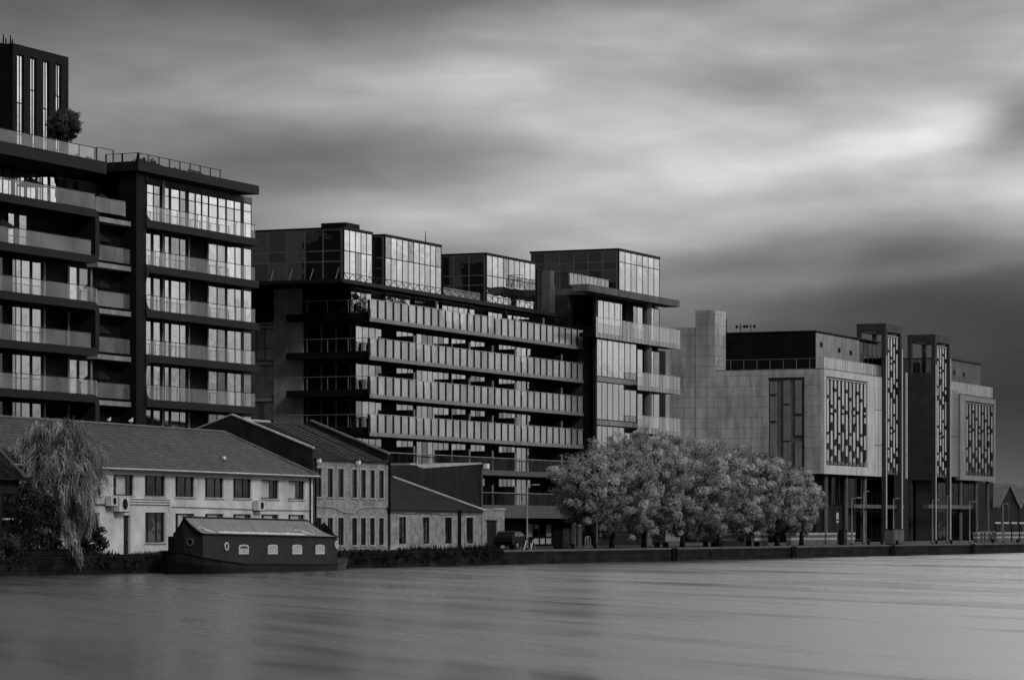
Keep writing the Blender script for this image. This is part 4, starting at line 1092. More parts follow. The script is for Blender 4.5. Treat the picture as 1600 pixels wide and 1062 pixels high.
# hull: stations along the boat (u, half width, gunwale z, keel half width)
st = [(-2.15, .12, 1.44, .05), (-2.05, .5, 1.42, .12), (-1.75, .84, 1.38, .3), (-1.2, 1.1, 1.3, .5), (0, 1.32, 1.06, .9), (2, 1.48, .85, 1.2), (5, 1.55, .62, 1.35), (uS - 3, 1.55, .5, 1.35), (uS - .6, 1.5, .52, 1.25), (uS + .8, 1.3, .64, .9), (uS + 1.6, 1.0, .76, .5), (uS + 2.0, .6, .84, .2)]
c0 = 1.22
m = MB(); prof = []
for u, hw, gz, kw in st: prof.append([(u, c0 - hw, gz), (u, c0 - hw * .98, gz * .5), (u, c0 - kw, -.5), (u, c0 + kw, -.5), (u, c0 + hw * .98, gz * .5), (u, c0 + hw, gz)])
for p, q in zip(prof[:-1], prof[1:]):
    for k in range(5): m.poly([p[k], q[k], q[k + 1], p[k + 1]])
    m.poly([p[5], q[5], q[0], p[0]])
m.poly(prof[0]); m.poly(prof[-1]); ho = m.build('hull', M['hull'], bo)
m = MB()
for p, q in zip(prof[:-1], prof[1:]): m.tube((p[0][0], p[0][1] - .02, p[0][2] - .08), (q[0][0], q[0][1] - .02, q[0][2] - .08), .06, n=6)
m.build('rubbing_strake', M['black'], ho)
# cabin
plan = [(0, 0), (-.25, 1.2), (.55, 2.44), (uS, 2.4), (uS + .1, 1.2), (uS - .3, 0)]
def zE(u): return 2.44 - .25 * max(0, u) / uS          # eaves
def zRg(u): return 3.47 - .2 * max(0, u) / uS          # ridge
m = MB(); n = len(plan)
for k in range(n):
    p, q = plan[k], plan[(k + 1) % n]
    tp = lambda w: zRg(w[0]) - .05 if abs(w[1] - 1.2) < .1 else zE(w[0])
    m.poly([(p[0], p[1], .25), (q[0], q[1], .25), (q[0], q[1], tp(q)), (p[0], p[1], tp(p))])
co = m.build('cabin', M['cabin'], bo)
m = MB(); m.prism([(.5, 2.43), (.62, 2.85), (3.4, 2.85), (3.4, 2.43)], .9, 2.3, 'sd'); m.build('side_locker', M['cabin'], co)
r = MB(); nn = 8; ns = 12
def roofpt(f, t, s):
    """f along the roof 0..1, t from eaves to ridge 0..1, s side"""
    v = 1.2 + s * (1.2 + .1) * (1 - t)
    ue = (-.1 if s < 0 else .5); u0 = ue * (1 - t) + (-.32) * t
    u1 = (uS - .1) * (1 - t) + (uS - 2.35) * t
    u = u0 + (u1 - u0) * f
    z = zE(u) + (zRg(u) - zE(u)) * (1 - (1 - t) ** 1.0) - .26 * math.sin(math.pi * t) * (1 - .5 * t) + .03
    return (u, v, z)
for s in (-1, 1):
    for i in range(ns):
        for j in range(nn):
            r.poly([roofpt(i / ns, j / nn, s), roofpt((i + 1) / ns, j / nn, s), roofpt((i + 1) / ns, (j + 1) / nn, s), roofpt(i / ns, (j + 1) / nn, s)])
ro = r.build('canvas_roof', M['canvas'], bo)
r = MB(); r.tube(roofpt(0, 1, -1), roofpt(1, 1, -1), .07, n=6); r.path([roofpt(0, j / 6, -1) for j in range(7)], .05); r.path([roofpt(1, j / 6, -1) for j in range(7)], .05); r.path([roofpt(i / 10, 0, -1) for i in range(11)], .03); r.build('roof_edge', M['black'], ro)
# illegible painted script with a flourish at either end
r = MB()
def on_roof(f, t): p = roofpt(f, t, -1); return (p[0], p[1] - .025, p[2] + .025)
def frac(px): return (U(px, .4) - U(317, .4)) / (U(527, .4) - U(317, .4)) * .98 + .01
rs = random.Random(5)
for p0, p1 in ((347, 451), (454, 483)):
    f = frac(p0)
    while f < frac(p1):
        h = rs.choice((.07, .07, .12)); r.path([on_roof(f, .2), on_roof(f + .0035, .2 + h), on_roof(f + .007, .2), on_roof(f + .009, .2 + h * .6)], .05, 4); f += .0105
r.build('roof_lettering', M['white'], ro)
for p in (322, 482):
    r = MB(); r.path([on_roof(frac(p), .47), on_roof(frac(p + 1.5), .55), on_roof(frac(p + 5), .55), on_roof(frac(p + 11), .46), on_roof(frac(p + 16), .37)], .022, 4); r.path([on_roof(frac(p + 8), .43), on_roof(frac(p + 12), .32), on_roof(frac(p + 16), .24), on_roof(frac(p + 18), .24)], .035, 4); r.build('flourish', M['white'], ro)
for p0, p1, bl in ((372.8, 387.7, False), (418.3, 433, True), (456.3, 471, True), (492.6, 506.2, True)):
    a, b = U(p0), U(p1); z0, z1 = O.z(865.3, a), O.z(850.3, a); cc = (a + b) / 2
    def rr(d): return [(a + d, z0 + d), (b - d, z0 + d), (b - d, z1 - .12 - d), (b - .15 - d, z1 - .03 - d), (cc, z1 - d), (a + .15 + d, z1 - .03 - d), (a + d, z1 - .12 - d)]
    o1, o2 = rr(0), rr(.08); f = MB()
    for k in range(7): f.prism([o1[k], o1[(k + 1) % 7], o2[(k + 1) % 7], o2[k]], -.05, .0)
    fo = f.build('cabin_window', M['trim'], co)
    f = MB(); f.prism(o2, -.02, -.004); f.build('pane', M['curtain'] if bl else M['hglass'], fo)
    if not bl: f = MB(); f.box(a + .1, b - .1, -.03, -.021, z0 + .1, z0 + (z1 - z0) * .6); f.build('blind', M['curtain'], fo)
for p, py, rr_ in ((354, 853, .26), (527, 850.5, .26)):
    a = U(p, -.02) if p < 400 else uS - .42; z = O.z(py, a); f = MB(); n = 16
    for k in range(n):
        t0, t1 = 2 * math.pi * k / n, 2 * math.pi * (k + 1) / n
        f.prism([(a + rr_ * math.cos(t0), z + rr_ * math.sin(t0)), (a + rr_ * math.cos(t1), z + rr_ * math.sin(t1)), (a + rr_ * .7 * math.cos(t1), z + rr_ * .7 * math.sin(t1)), (a + rr_ * .7 * math.cos(t0), z + rr_ * .7 * math.sin(t0))], -.05, .0)
    fo = f.build('porthole', M['trim'], co)
    f = MB(); f.prism([(a + rr_ * .7 * math.cos(2 * math.pi * k / n), z + rr_ * .7 * math.sin(2 * math.pi * k / n)) for k in range(n)], -.025, -.005); f.build('pane', M['hglass'] if p < 400 else M['curtain'], fo)
f = MB('L', -.16); n = 14; vv = .8; z = 1.95
for k in range(n):
    t0, t1 = 2 * math.pi * k / n, 2 * math.pi * (k + 1) / n
    f.prism([(vv + .25 * math.cos(t0), z + .25 * math.sin(t0)), (vv + .25 * math.cos(t1), z + .25 * math.sin(t1)), (vv + .18 * math.cos(t1), z + .18 * math.sin(t1)), (vv + .18 * math.cos(t0), z + .18 * math.sin(t0))], -.1, .02)
f.build('porthole', M['conc'], co)

# ------------------------------------------------------------------ trees on the quay
def street_tree(px, dq, pyt, pyb, rpx, label, n=230, lean=0.0, tx=None):
    o = empty('street_tree', px, dq, label, 'tree', 'windswept trees along the quay')
    k = mpp(px, dq); zt, zb_ = hz(pyt, px, dq), hz(pyb, px, dq); rx = rpx * k
    zc_, rz_ = (zt + zb_) / 2, (zt - zb_) / 2
    o.rotation_euler = (0, 0, 0)
    cl = []
    while len(cl) < n * 2:
        p = nrng.uniform(-1, 1, 3); q = np.linalg.norm(p)
        if q > 1 + .2 * nrng.random() ** 3 or q < .4: continue
        z = p[2]
        w = 1.0 - .18 * max(0, -z)
        bump_ = 1 + .1 * math.sin(5 * p[0] + 3 * p[1] + px) + .07 * math.sin(11 * p[0] - 7 * p[2] + px * 2)
        cl.append((p[0] * rx * w * bump_ + lean * z * rx, p[1] * rx * .85 * w, zc_ + z * rz_ * bump_ * (.94), .3 + .4 * nrng.random()))
    leaves('crown', cl, .105, M['leaf'], o, 150, .5, 2.2, (.35, 1.5), (-.9, 0, 0), (-1.6, 0, 0))
    s = MB(); tz = zc_ - rz_ * .3
    s.tube((0, 0, 0), (.05, 0, 1.2), .26, .2, 9); s.tube((.05, 0, 1.2), (.0, .05, tz), .2, .15, 9)
    for j in range(8):
        t = 2 * math.pi * j / 8 + .3; e = (rx * .62 * math.cos(t), rx * .55 * math.sin(t), zc_ + rz_ * rng.uniform(-.1, .5))
        mid = (e[0] * .45, e[1] * .45, tz + (e[2] - tz) * .6); s.tube((0, .05, tz - .5 + .08 * j), mid, .11, .07, 6); s.tube(mid, e, .07, .025, 5)
    s2 = s.build('trunk', M['bark'], None, smooth=True); s2.parent = o
street_tree(956, 5.0, 696, 834, 82, 'leftmost and widest windswept tree of the quayside row', 400)
street_tree(1006, 4.4, 668, 832, 82, 'tallest windswept tree, second from the left in the row', 380)
street_tree(1066, 4.6, 680, 838, 76, 'windswept tree third from the left in the row', 340)
street_tree(1122, 4.6, 684, 838, 68, 'windswept tree in front of the pale stone wall, fourth from the left', 310)
street_tree(1170, 4.6, 698, 836, 58, 'windswept tree fifth from the left, before the recessed panel', 270)
street_tree(1214, 4.2, 714, 830, 48, 'smaller tree with clear dark trunk near the right end of the row', 210)
street_tree(1252, 5.0, 738, 832, 36, 'smallest tree at the right end of the row beside the slim columns', 160)

# weeping tree at the left
o = empty('weeping_tree', 84, 1.6, 'feathery weeping tree tossed by wind at the left end of the quay', 'tree')
o.rotation_euler = (0, 0, 0); k = mpp(88, 1.6)
def strands(name, roots, mat, parent, per=26, seg=5, width=.03, spread=.16, tone=(.2, 1.7)):
    """hanging feathery tresses: bundles of thin ribbons. roots: (x, y, z, outward x, outward y, length, sway)"""
    V, F_, T_ = [], [], []
    for (x, y, z, ox, oy, L, sway) in roots:
        t0 = rng.uniform(*tone)
        for _ in range(per):
            jx, jy, jz = rng.gauss(0, spread), rng.gauss(0, spread), rng.gauss(0, spread)
            l2 = L * rng.uniform(.45, 1.1); ph = rng.uniform(-.5, .5); w = width * rng.uniform(.6, 1.3); th = rng.uniform(0, 6.28)
            wx, wy = w * math.cos(th), w * math.sin(th); prev = None
            for q in range(seg + 1):
                f = q / seg
                px_ = x + jx + ox * (1 - (1 - f) ** 2) * L * .45 + sway * f * f * L + .12 * math.sin(f * 5 + ph * 4)
                py_ = y + jy + oy * (1 - (1 - f) ** 2) * L * .45
                pz_ = z + jz + .28 * L * math.sin(f * 1.5) * (1 - f) - l2 * f ** 1.6
                i = len(V); k2 = 1 - .7 * f
                V += [(px_ - wx * k2, py_ - wy * k2, pz_), (px_ + wx * k2, py_ + wy * k2, pz_)]
                if prev is not None: F_.append((prev, prev + 1, i + 1, i)); T_.append(t0 * rng.uniform(.8, 1.2))
                prev = i
    me = bpy.data.meshes.new(name); me.from_pydata(V, [], F_)
    a_ = me.attributes.new('tone', 'FLOAT', 'FACE'); a_.data.foreach_set('value', T_); me.materials.append(mat)
    o_ = bpy.data.objects.new(name, me); COL.objects.link(o_); o_.parent = parent
    return o_
roots = []
zc_ = hz(742, 88, 1.6)
for _ in range(680):
    th = rng.uniform(0, 2 * math.pi); ph = math.acos(rng.uniform(-.4, 1)); q = rng.uniform(.5, 1.05)
    dx, dy, dz = math.sin(ph) * math.cos(th), math.sin(ph) * math.sin(th), math.cos(ph)
    lump = 1 + .16 * math.sin(4 * th + 5 * dz) 
    roots.append((dx * 64 * k * q * lump, dy * 1.5 * q, zc_ + dz * 80 * k * q * lump, dx * .9, dy * .5, rng.uniform(.4, 1.25), rng.uniform(-.35, .6)))
for _ in range(90):                                      # lower curtain towards the ground
    roots.append((rng.uniform(-42, 58) * k, rng.uniform(-1, .6), hz(rng.uniform(755, 815), 88, 1.6), rng.uniform(-.4, .5), 0, rng.uniform(.8, 1.8), rng.uniform(-.3, .4)))
for t in range(18):                                      # the long low branch sweeping to the water
    f = t / 17; roots.append(((8 + 30 * f) * k, -1.0, hz(790 + 75 * f, 88, 1.6), .5, -.2, .8, .2))
strands('crown', roots, M['wleaf'], o)
s = MB(); zt = hz(700, 88, 1.6)
s.tube((0, 0, 0), (-.15, 0, 2), .25, .18, 9); s.tube((-.15, 0, 2), (.1, 0, zt), .18, .08, 8)
for j in range(7): t = j * .9; s.tube((-.05, 0, 2.4 + .4 * j), (1.6 * math.cos(t), 1.2 * math.sin(t), zt - .6 + .2 * j), .08, .03, 6)
s2 = s.build('trunk', M['bark'], None, smooth=True); s2.parent = o

def bush(name, px, dq, w, h, label, n, mat='dleaf', size=.15, per=45, d=1.2):
    o = empty(name, px, dq, label, 'bush'); o.rotation_euler = (0, 0, 0); cl = []
    for _ in range(n):
        p = nrng.uniform(-1, 1, 3); 
        if p[0] ** 2 + p[2] ** 2 > 1.2: p *= .7
        cl.append((p[0] * w / 2, p[1] * d / 2, h * (.5 + .5 * p[2] * (1 - .3 * abs(p[0]))), .28 + .15 * nrng.random()))
    leaves('foliage', cl, size, M[mat], o, per)
    s = MB()
    for _ in range(6): s.tube((rng.uniform(-.2, .2) * w, 0, 0), (rng.uniform(-.35, .35) * w, rng.uniform(-.3, .3), h * .75), .04, .015, 5)
    s2 = s.build('stem', M['bark'], None); s2.parent = o
bush('flowering_bush', 8, .9, 2.2, 1.5, 'low bush with pale flower heads at the left photo edge', 40, 'fleaf', .13)
bush('broadleaf_bush', 141, 1.1, 1.7, 2.2, 'dark broad-leaved bush against the white wall right of the weeping tree', 36, 'dleaf', .26, 34)
bush('creeper_bush', 24, .9, 3.2, 5.2, 'tall dark creeper mass on the cottage at the left edge', 110, 'dleaf', .16, 50, 2.4)
bush('garden_bush', 52, 1.6, 3.0, 4.2, 'dark garden bush between the cottage and the weeping tree', 90, 'dleaf', .15, 45, 1.4)
bush('garden_bush', 108, 2.0, 2.2, 3.4, 'dark garden bush under the right side of the weeping tree', 60, 'dleaf', .15, 45, 1.4)
o = empty('cabbage_palm', 74, .7, 'small spiky palm with drooping leaves in front of the weeping tree', 'palm'); o.rotation_euler = (0, 0, 0)
zc_ = hz(826, 74, .7); s = MB()
for j in range(70):
    t = nrng.uniform(0, 2 * math.pi); el = nrng.uniform(-.2, 1.3); L = nrng.uniform(.45, .65); dx, dy, dz = math.cos(t) * math.cos(el), math.sin(t) * math.cos(el), math.sin(el)
    pr = None
    for q in range(5):
        f = q / 4; p = (dx * L * f, dy * L * f, zc_ + dz * L * f - .55 * f * f); w = .03 * (1 - f * .85)
        cur = ((p[0] - dy * w, p[1] + dx * w, p[2]), (p[0] + dy * w, p[1] - dx * w, p[2]))
        if pr: s.poly([pr[0], pr[1], cur[1], cur[0]])
        pr = cur
s2 = s.build('fronds', plain('palm_leaf', .13, .6, .3), None); s2.parent = o
s = MB(); s.tube((0, 0, 0), (0, 0, zc_), .08, .07, 7); s2 = s.build('trunk', M['bark'], None); s2.parent = o
gw = QF.root('garden_wall', 'low dark block wall along the water below the weeping tree', 'wall', QF.u(20, .1), .1)
m = MB(); m.box(QF.u(20, .1), QF.u(128, .1), .1, .4, GZ + .02, GZ + .38); m.build('wall', M['quay'], gw)
m = MB(); m.box(QF.u(19, .1), QF.u(129, .1), .05, .45, GZ + .385, GZ + .45); m.build('coping', M['quay'], gw)
# rough grass and weeds on the bank
n = 5200
us = nrng.uniform(QF.u(130, .8), QF.u(790, .8), n); vs = nrng.uniform(.15, 3.2, n); P = np.array([QF.xy(u, v) for u, v in zip(us, vs)])
h = nrng.uniform(.08, .4, n) * np.clip(.75 + .7 * np.sin(us * .7) + .5 * np.sin(us * .23), .15, 2) ; an = nrng.uniform(0, 6.28, n); w = .05
base = np.column_stack([P, np.full(n, GZ - .01)])
dv = np.column_stack([np.cos(an) * w, np.sin(an) * w, np.zeros(n)]); tp = np.column_stack([nrng.normal(size=n) * .1, nrng.normal(size=n) * .1, h])
V = np.stack([base - dv, base + dv, base + tp], 1).reshape(-1, 3)
me = bpy.data.meshes.new('grass'); me.from_pydata(V.tolist(), [], np.arange(3 * n).reshape(-1, 3).tolist())
at_ = me.attributes.new('tone', 'FLOAT', 'FACE'); at_.data.foreach_set('value', nrng.uniform(.5, 1.4, n).astype(np.float32))
me.materials.append(leafmat('rough_grass', .02)); o = bpy.data.objects.new('grass', me); COL.objects.link(o); tag(o, 'rough dark grass and weeds on the bank above the dock wall', 'grass', kind='stuff')

cl = []
for _ in range(150):
    u = nrng.uniform(QF.u(-20, 0), QF.u(790, 0)); x, y = QF.xy(u, -.1 + .12 * nrng.random()); cl.append((x, y, GZ - abs(nrng.normal()) * .35, .16 + .22 * nrng.random()))
tag(leaves('weeds', cl, .14, M['dleaf'], None, 40, .6, 1.4), 'dark weeds and creepers hanging over the old dock wall', 'weeds', kind='stuff')

# ------------------------------------------------------------------ quay furniture
def lamp(px, dq, pyt, label, arm=.9, r=.06, zb=0.0, mat='steel'):
    o = empty('street_lamp', px, dq, label, 'street lamp', 'street lamps along the quay', z=GZ + zb); h = hz(pyt, px, dq) - zb
    o.rotation_euler = (0, 0, 0)
    m = MB(); m.tube((0, 0, 0), (0, 0, h * .3), r * 1.35, r * 1.3, 8); m.tube((0, 0, h * .3), (0, 0, h), r, r * .7, 8); m.build('pole', M[mat], o)
    m = MB(); m.tube((0, 0, h - .05), (arm * .55, 0, h + .06), r * .6, r * .5, 6); m.build('arm', M[mat], o)
    m = MB(); m.box(arm * .5, arm, -.1, .1, h + .02, h + .1); m.build('lamp_head', M['cope'], o)
    m = MB(); m.tube((0, 0, 0), (0, 0, .12), .16, .14, 8); m.build('base', M['black'], o)
lamp(823.5, 2.2, 758, 'tall slim silver street lamp left of the shop posters', 1.0, .065)
x0 = 704
lamp(704, 26, 662, 'street lamp standing behind the blank brick building, against the balconies', .8, .09, .0, 'steel')
lamp(1331, 4, 778, 'street lamp with long arm left of the first open-topped tower', 1.0, .06, 0, 'steel')
lamp(1349.5, 9, 768, 'street lamp in front of the third slim column', .6, .07, 0, 'steel')
lamp(1396, 3, 779, 'street lamp rising behind the utility cabinet', .6, .06, 0, 'steel')
lamp(1457, 3, 781, 'street lamp left of the far open-topped tower columns', .7, .06, 0, 'steel')
lamp(1480, 7, 774, 'street lamp between the two pale fins of the far tower', .6, .06, 0, 'steel')
lamp(1515, 3, 784, 'street lamp in front of the farther podium', .7, .06, 0, 'steel')
lamp(1567, 3, 787, 'street lamp in front of the gabled brick houses', .6, .06, 0, 'steel')
o = empty('sign_post', 1308.5, 2.5, 'slim post with white signal heads beside the dark service cabinet', 'sign post'); o.rotation_euler = (0, 0, 0)
h = hz(799, 1308, 2.5); m = MB(); m.tube((0, 0, 0), (0, 0, h), .05, .05, 6); m.build('post', M['conc'], o)
m = MB(); m.box(-.12, .12, -.12, -.05, h - .75, h - .1); m.build('sign', M['trim'], o); m = MB(); m.box(-.12, .12, -.12, -.05, h - 1.1, h - .9); m.build('sign', M['trim'], o)
def cabinet(px, dq, w, d, h, label, name, cat, side='black', front='band', rot=None):
    o = empty(name, px, dq, label, cat)
    m = MB(); m.box(0, w, 0, d, .1, h); m.build('body', M[front], o)
    m = MB(); m.box(-.04, w + .04, -.04, d + .04, h, h + .08); m.build('lid', M[side], o)
    m = MB(); m.box(.05, w - .05, .05, d - .05, 0, .1); m.build('plinth', M['black'], o)
    m = MB(); m.box(w * .06, w * .48, -.02, -.003, .18, h - .08); m.box(w * .52, w * .94, -.02, -.003, .18, h - .08); dd = m.build('door', M[front], o)
    m = MB(); m.box(w * .44, w * .47, -.05, -.021, h * .5, h * .62); m.build('handle', M['steel'], dd)
    return o
cabinet(1396, 2.4, 3.4, 1.0, 1.55, 'large grey utility cabinet on the dock edge below the first open-topped tower', 'utility_cabinet', 'cabinet', front='conc')
cabinet(1318, 2.2, 1.0, .6, 1.45, 'dark upright service cabinet beside the signal post', 'service_cabinet', 'cabinet')
k_ = cabinet(879, 3.0, 1.3, .9, 1.6, 'dark boxy kiosk bin right of the shop posters', 'kiosk_bin', 'bin')
for p, l in ((904.5, 'left grey bollard post of the pair under the leftmost tree'), (907, 'right grey bollard post of the pair under the leftmost tree')):
    o = empty('bollard', p, 6, l, 'bollard', 'grey bollards near the trees'); m = MB(); m.tube((0, 0, 0), (0, 0, 1.9), .1, .09, 8); m.build('post', M['conc'], o); m = MB(); m.ball((0, 0, 1.92), .11, .11, .06, 8, 4); m.build('cap', M['steel'], o)
for p, l in ((917, 'left steel cycle hoop under the leftmost tree'), (920, 'right steel cycle hoop under the leftmost tree')):
    o = empty('cycle_hoop', p, 4, l, 'cycle stand', 'steel cycle hoops'); m = MB()
    m.path([(-.35, 0, 0), (-.35, 0, .75), (-.2, 0, .98), (.2, 0, .98), (.35, 0, .75), (.35, 0, 0)], .035, 6); m.build('hoop', M['steel'], o)
    m = MB(); m.box(-.45, -.25, -.1, .1, 0, .02); m.box(.25, .45, -.1, .1, 0, .02); m.build('base_plate', M['black'], o)
for i, (p, l) in enumerate(((1533.5, 'first pale bollard from the left before the gabled houses'), (1539, 'second pale bollard from the left before the gabled houses'), (1546, 'third pale bollard from the left before the gabled houses'), (1553.5, 'fourth pale bollard, nearest the gabled houses'))):
    o = empty('bollard', p, 6, l, 'bollard', 'pale bollards before the gabled houses'); m = MB(); m.tube((0, 0, 0), (0, 0, 1.2), .13, .12, 8); m.build('post', M['conc'], o); m = MB(); m.ball((0, 0, 1.25), .15, .15, .1, 8, 5); m.build('cap', M['cope'], o)
def bench(px, dq, label):
    o = empty('bench', px, dq, label, 'bench', 'dark benches under the trees'); W_ = 2.2
    m = MB()
    for y in (0, .16, .32): m.box(-W_ / 2, W_ / 2, y, y + .13, .42, .47)
    m.build('seat', M['timber'], o)
    m = MB(); m.box(-W_ / 2, W_ / 2, .5, .55, .58, .7); m.box(-W_ / 2, W_ / 2, .52, .57, .76, .9); m.build('backrest', M['timber'], o)
    for x in (-W_ / 2 + .15, W_ / 2 - .2):
        m = MB(); m.box(x, x + .06, .02, .45, 0, .42); m.prism([(.46, 0), (.52, 0), (.6, .9), (.54, .9)], x + .001, x + .059, 'dz'); m.build('leg', M['black'], o)
bench(1038, 2.2, 'dark bench left of the other two, by the fender posts'); bench(1113, 2.2, 'dark bench in the middle under the tree row'); bench(1180, 2.2, 'dark bench farthest right under the tree row')
# low planter walls with banded coping
for p0, p1, dq, l in ((1130, 1200, 9, 'low banded planter wall behind the middle trees'), (1236, 1288, 8, 'low banded planter wall between the two smallest trees'), (1291, 1336, 9, 'low banded planter wall behind the service cabinet'), (1527, 1551, 9, 'low pale banded wall behind the bollards at the right'), (1556, 1612, 8, 'low pale banded wall in front of the gabled houses')):
    o = QF.root('planter_wall', l, 'wall', QF.u(p0, dq), dq, GZ, 'low banded walls on the quay'); a, b = QF.u(p0, dq), QF.u(p1, dq)
    m = MB(); m.box(a, b, dq, dq + .5, GZ, GZ + .5); m.box(a, b, dq + .01, dq + .5, GZ + .7, GZ + 1.0); m.build('wall', M['conc'], o)
    m = MB(); m.box(a, b, dq - .02, dq + .5, GZ + .5, GZ + .7); m.build('pale_course', M['cope'], o)
    m = MB(); m.box(a - .03, b + .03, dq - .05, dq + .55, GZ + 1.0, GZ + 1.22); m.build('coping', M['cope'], o)
o = QF.root('barrier_rail', 'white topped barrier rail across the quay in front of the gabled houses', 'barrier', QF.u(1556, 7), 7); a, b = QF.u(1556, 7), QF.u(1606, 7)
m = MB()
for x in lin(a, b, 4)[:-1]: m.box(x, x + (b - a) / 4 - 1.2, 7, 7.1, GZ + 2.25, GZ + 2.42)
m.build('rail', M['trim'], o)
for x in lin(a, b, 4): m = MB(); m.box(x - .06, x + .06, 7.0, 7.12, GZ, GZ + 2.25); m.build('post', M['black'], o)
o = empty('notice_sign', 936, 5, 'small sign post with pale hand-sized plates under the leftmost tree', 'sign'); o.rotation_euler = (0, 0, 0)
m = MB(); m.tube((-.2, 0, 0), (-.2, 0, 2.3), .09, .09, 7); m.build('post', M['conc'], o)
for x, z, w, h in ((.05, 1.45, .18, .45), (.35, 1.5, .3, .4), (.05, .95, .2, .35)):
    m = MB(); m.box(x, x + w, -.04, 0, z, z + h); m.build('plate', M['conc'], o)
# folding step ladder frame by the lamp foot
o = empty('step_frame', 828, .9, 'dark folding A-frame barrier at the dock edge by the tall silver lamp', 'barrier'); m = MB()
for y in (-.3, .3): m.tube((-.45, y, 0), (0, y, .8), .03, n=5); m.tube((.45, y, 0), (0, y, .8), .03, n=5)
m.build('frame', M['steel'], o); m = MB(); m.box(-.06, .06, -.36, .36, .8, .86); m.build('top_bar', M['black'], o)
# parked car
o = empty('parked_car', 803, 5.5, 'dark parked hatchback facing right between the doorway and the tall lamp', 'car')
low = [(-2.0, .3), (-2.08, .6), (-2.0, .95), (.8, 1.0), (1.7, .86), (2.02, .62), (2.0, .3)]
up = [(-1.95, .951), (-1.5, 1.38), (-1.2, 1.45), (-.2, 1.47), (.78, 1.001)]
m = MB(); m.prism(low, -.86, .86); m.build('body', M['paint'], o)
m = MB(); m.prism(up, -.72, .72); m.build('cabin', M['paint'], o)
m = MB(); m.prism([(-1.45, 1.03), (-1.25, 1.36), (-.25, 1.39), (.5, 1.05)], -.745, -.722); m.build('side_window', M['sglass'], o)
m = MB(); m.prism([(-.12, 1.435), (.72, 1.035), (.74, 1.06), (-.1, 1.465)], -.66, .66); m.build('windscreen', M['sglass'], o)
for y in (-.65, .65): m = MB(); m.ball((1.9, y, .72), .14, .16, .08, 8, 5); m.build('headlight', M['white'], o)
for x in (-1.25, 1.3):
    for y in (-.82, .82):
        m = MB(); m.tube((x, y - .1, .32), (x, y + .1, .32), .32, n=16); w_ = m.build('wheel', M['black'], o)
        m = MB(); m.tube((x, y - .115, .32), (x, y + .115, .32), .19, n=12); m.build('rim', M['steel'], w_)

# ------------------------------------------------------------------ sky and sun
SUN_AZ, SUN_EL = R(138), R(38)
wd = bpy.data.worlds.new('World'); sc.world = wd; wd.use_nodes = True
nt = wd.node_tree; nt.nodes.clear()
out = nd(nt, 'ShaderNodeOutputWorld'); bg = nd(nt, 'ShaderNodeBackground'); nt.links.new(bg.outputs[0], out.inputs[0]); bg.inputs[1].default_value = .1
sky = nd(nt, 'ShaderNodeTexSky', sky_type='NISHITA', sun_disc=False); sky.sun_elevation = SUN_EL; sky.sun_rotation = SUN_AZ
bwn = nd(nt, 'ShaderNodeRGBToBW'); nt.links.new(sky.outputs[0], bwn.inputs[0])
tc = nd(nt, 'ShaderNodeTexCoord'); sx = nd(nt, 'ShaderNodeSeparateXYZ'); nt.links.new(tc.outputs['Generated'], sx.inputs[0])
X, Y, Z = sx.outputs
deg = 180 / math.pi
AZ = mth(nt, 'MULTIPLY', mth(nt, 'ARCTAN2', X, Y), deg); EL = mth(nt, 'MULTIPLY', mth(nt, 'ARCSINE', Z), deg)
# drifting long-exposure cloud: warp, then streaks
cv = nd(nt, 'ShaderNodeCombineXYZ'); nt.links.new(mth(nt, 'MULTIPLY', AZ, .22), cv.inputs[0]); nt.links.new(mth(nt, 'MULTIPLY', EL, .75), cv.inputs[1])
wv = nd(nt, 'ShaderNodeTexNoise'); wv.inputs['Scale'].default_value = .7; wv.inputs['Detail'].default_value = 2; nt.links.new(cv.outputs[0], wv.inputs['Vector'])
vm = nd(nt, 'ShaderNodeVectorMath', operation='ADD'); vs_ = nd(nt, 'ShaderNodeVectorMath', operation='SCALE'); vs_.inputs['Scale'].default_value = .9
nt.links.new(wv.outputs['Color'], vs_.inputs[0]); nt.links.new(cv.outputs[0], vm.inputs[0]); nt.links.new(vs_.outputs[0], vm.inputs[1])
n1 = noise(nt, vm.outputs[0], 1.0, 3, .45)
n2 = noise(nt, vm.outputs[0], 2.6, 2, .5)
acc = mth(nt, 'ADD', mth(nt, 'MULTIPLY', mth(nt, 'SUBTRACT', n1, .5), 1.5), mth(nt, 'MULTIPLY', mth(nt, 'SUBTRACT', n2, .5), .55))
c3 = nd(nt, 'ShaderNodeCombineXYZ'); nt.links.new(mth(nt, 'ADD', mth(nt, 'MULTIPLY', AZ, .33), mth(nt, 'MULTIPLY', EL, -.15)), c3.inputs[0]); nt.links.new(mth(nt, 'MULTIPLY', EL, 1.5), c3.inputs[1])
n3 = noise(nt, c3.outputs[0], 1.0, 3, .5)
acc = mth(nt, 'ADD', acc, mth(nt, 'MULTIPLY', mth(nt, 'SUBTRACT', n3, .5), .9))
D_ = math.degrees(1 / FOC)
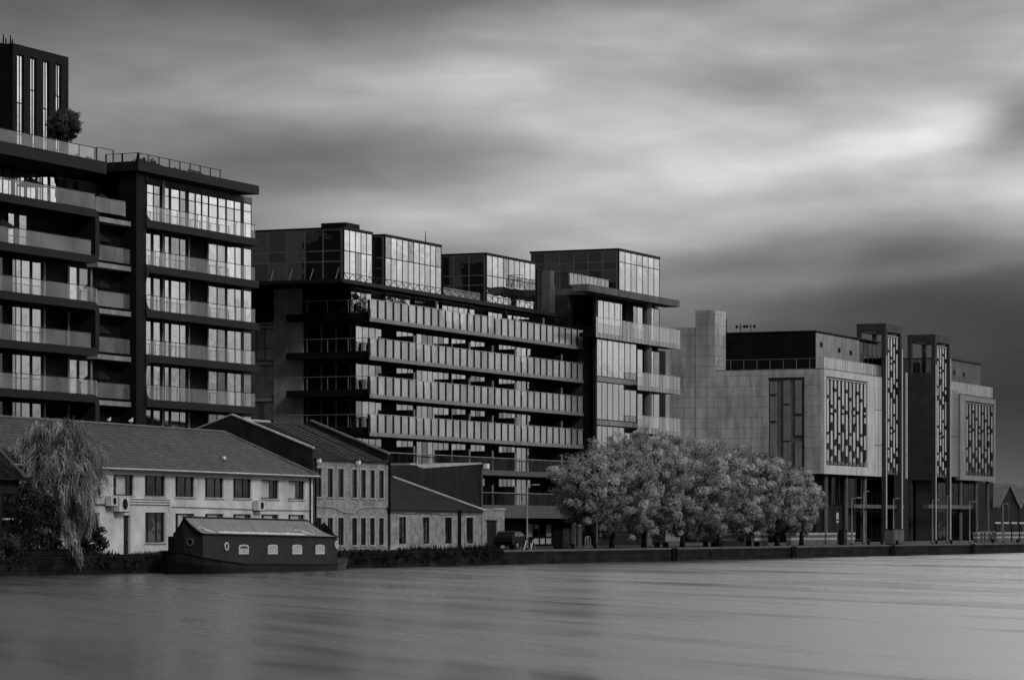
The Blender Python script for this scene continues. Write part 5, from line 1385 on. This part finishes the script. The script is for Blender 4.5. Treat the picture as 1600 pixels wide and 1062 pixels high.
def cloud(az, el, raz, rel, amp, rot=0.0):
    """one soft cloud bank (or gap) in the sky, degrees"""
    global acc
    c, s = math.cos(R(rot)), math.sin(R(rot))
    dx, dy = mth(nt, 'SUBTRACT', AZ, az), mth(nt, 'SUBTRACT', EL, el)
    p = mth(nt, 'MULTIPLY', mth(nt, 'ADD', mth(nt, 'MULTIPLY', dx, c), mth(nt, 'MULTIPLY', dy, s)), 1 / raz)
    q = mth(nt, 'MULTIPLY', mth(nt, 'SUBTRACT', mth(nt, 'MULTIPLY', dy, c), mth(nt, 'MULTIPLY', dx, s)), 1 / rel)
    e = mth(nt, 'ADD', mth(nt, 'MULTIPLY', p, p), mth(nt, 'MULTIPLY', q, q))
    acc = mth(nt, 'ADD', acc, mth(nt, 'MULTIPLY', mth(nt, 'POWER', 2.718, mth(nt, 'MULTIPLY', e, -1.0)), amp))
def bank(px, py, rx, ry, amp, rot=0.0): cloud((px - 800) * D_, (HY - py) * D_, rx * D_, ry * D_, amp, rot)
bank(830, 150, 450, 110, 1.0)
bank(1180, 235, 470, 85, .75, 6)
bank(1360, 240, 330, 34, .5, 12)
bank(1490, 205, 230, 45, .22, 12)
bank(1250, 335, 260, 30, .35, 8)
bank(1010, 320, 320, 60, .55)
bank(1620, 310, 130, 70, .9)
bank(1600, 195, 70, 42, -1.5, 20)
bank(560, 250, 330, 50, -.9)
bank(180, 20, 420, 80, -.8)
bank(620, 0, 330, 45, -.7)
bank(1150, 130, 230, 35, -.4)
bank(1650, 600, 420, 150, -4.0)
bank(1430, 480, 330, 60, -1.1)
bank(1130, 412, 200, 24, -.4, 6)
bank(1420, 395, 120, 25, -.5, 8)
bank(600, 360, 330, 55, .45)
bank(960, 395, 230, 38, .4)
bank(1180, 560, 170, 60, -1.2)
bank(1275, 446, 120, 17, .55, 6)
bank(1480, 425, 150, 15, .45, 8)
bank(1130, 440, 120, 16, .35, 4)
cloud(47, 8.5, 26, 6.8, 3.2); cloud(25, 19, 23, 6.5, 6.1); cloud(22, 36, 40, 14, 1.6)     # unseen bright sky added at the right for reflections in glass and water
cloud(-16, 17, 16, 8, -1.2)
cloud(180, 10, 75, 40, -1.3); cloud(-180, 10, 75, 40, -1.3); cloud(-75, 8, 45, 30, -.8)   # heavy cloud behind
cloud(0, 90, 4000, 45, .8)
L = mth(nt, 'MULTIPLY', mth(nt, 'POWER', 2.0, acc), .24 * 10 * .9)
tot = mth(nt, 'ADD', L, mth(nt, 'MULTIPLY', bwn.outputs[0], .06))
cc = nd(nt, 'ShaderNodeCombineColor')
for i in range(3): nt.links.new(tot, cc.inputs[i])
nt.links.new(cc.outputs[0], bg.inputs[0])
sl = bpy.data.objects.new('sun', bpy.data.lights.new('sun', 'SUN')); COL.objects.link(sl)
sv = Vector((math.sin(SUN_AZ) * math.cos(SUN_EL), math.cos(SUN_AZ) * math.cos(SUN_EL), math.sin(SUN_EL)))
sl.rotation_euler = (-sv).to_track_quat('-Z', 'Y').to_euler(); sl.data.energy = 1.5; sl.data.angle = R(14); sl.location = sv * 50

for o in list(bpy.data.objects):
    for k in ('_u', '_v', '_z'):
        if k in o: del o[k]
vs = sc.view_settings; vs.view_transform = 'Standard'; vs.look = 'None'; vs.exposure = 0; vs.gamma = 1; vs.use_curve_mapping = False
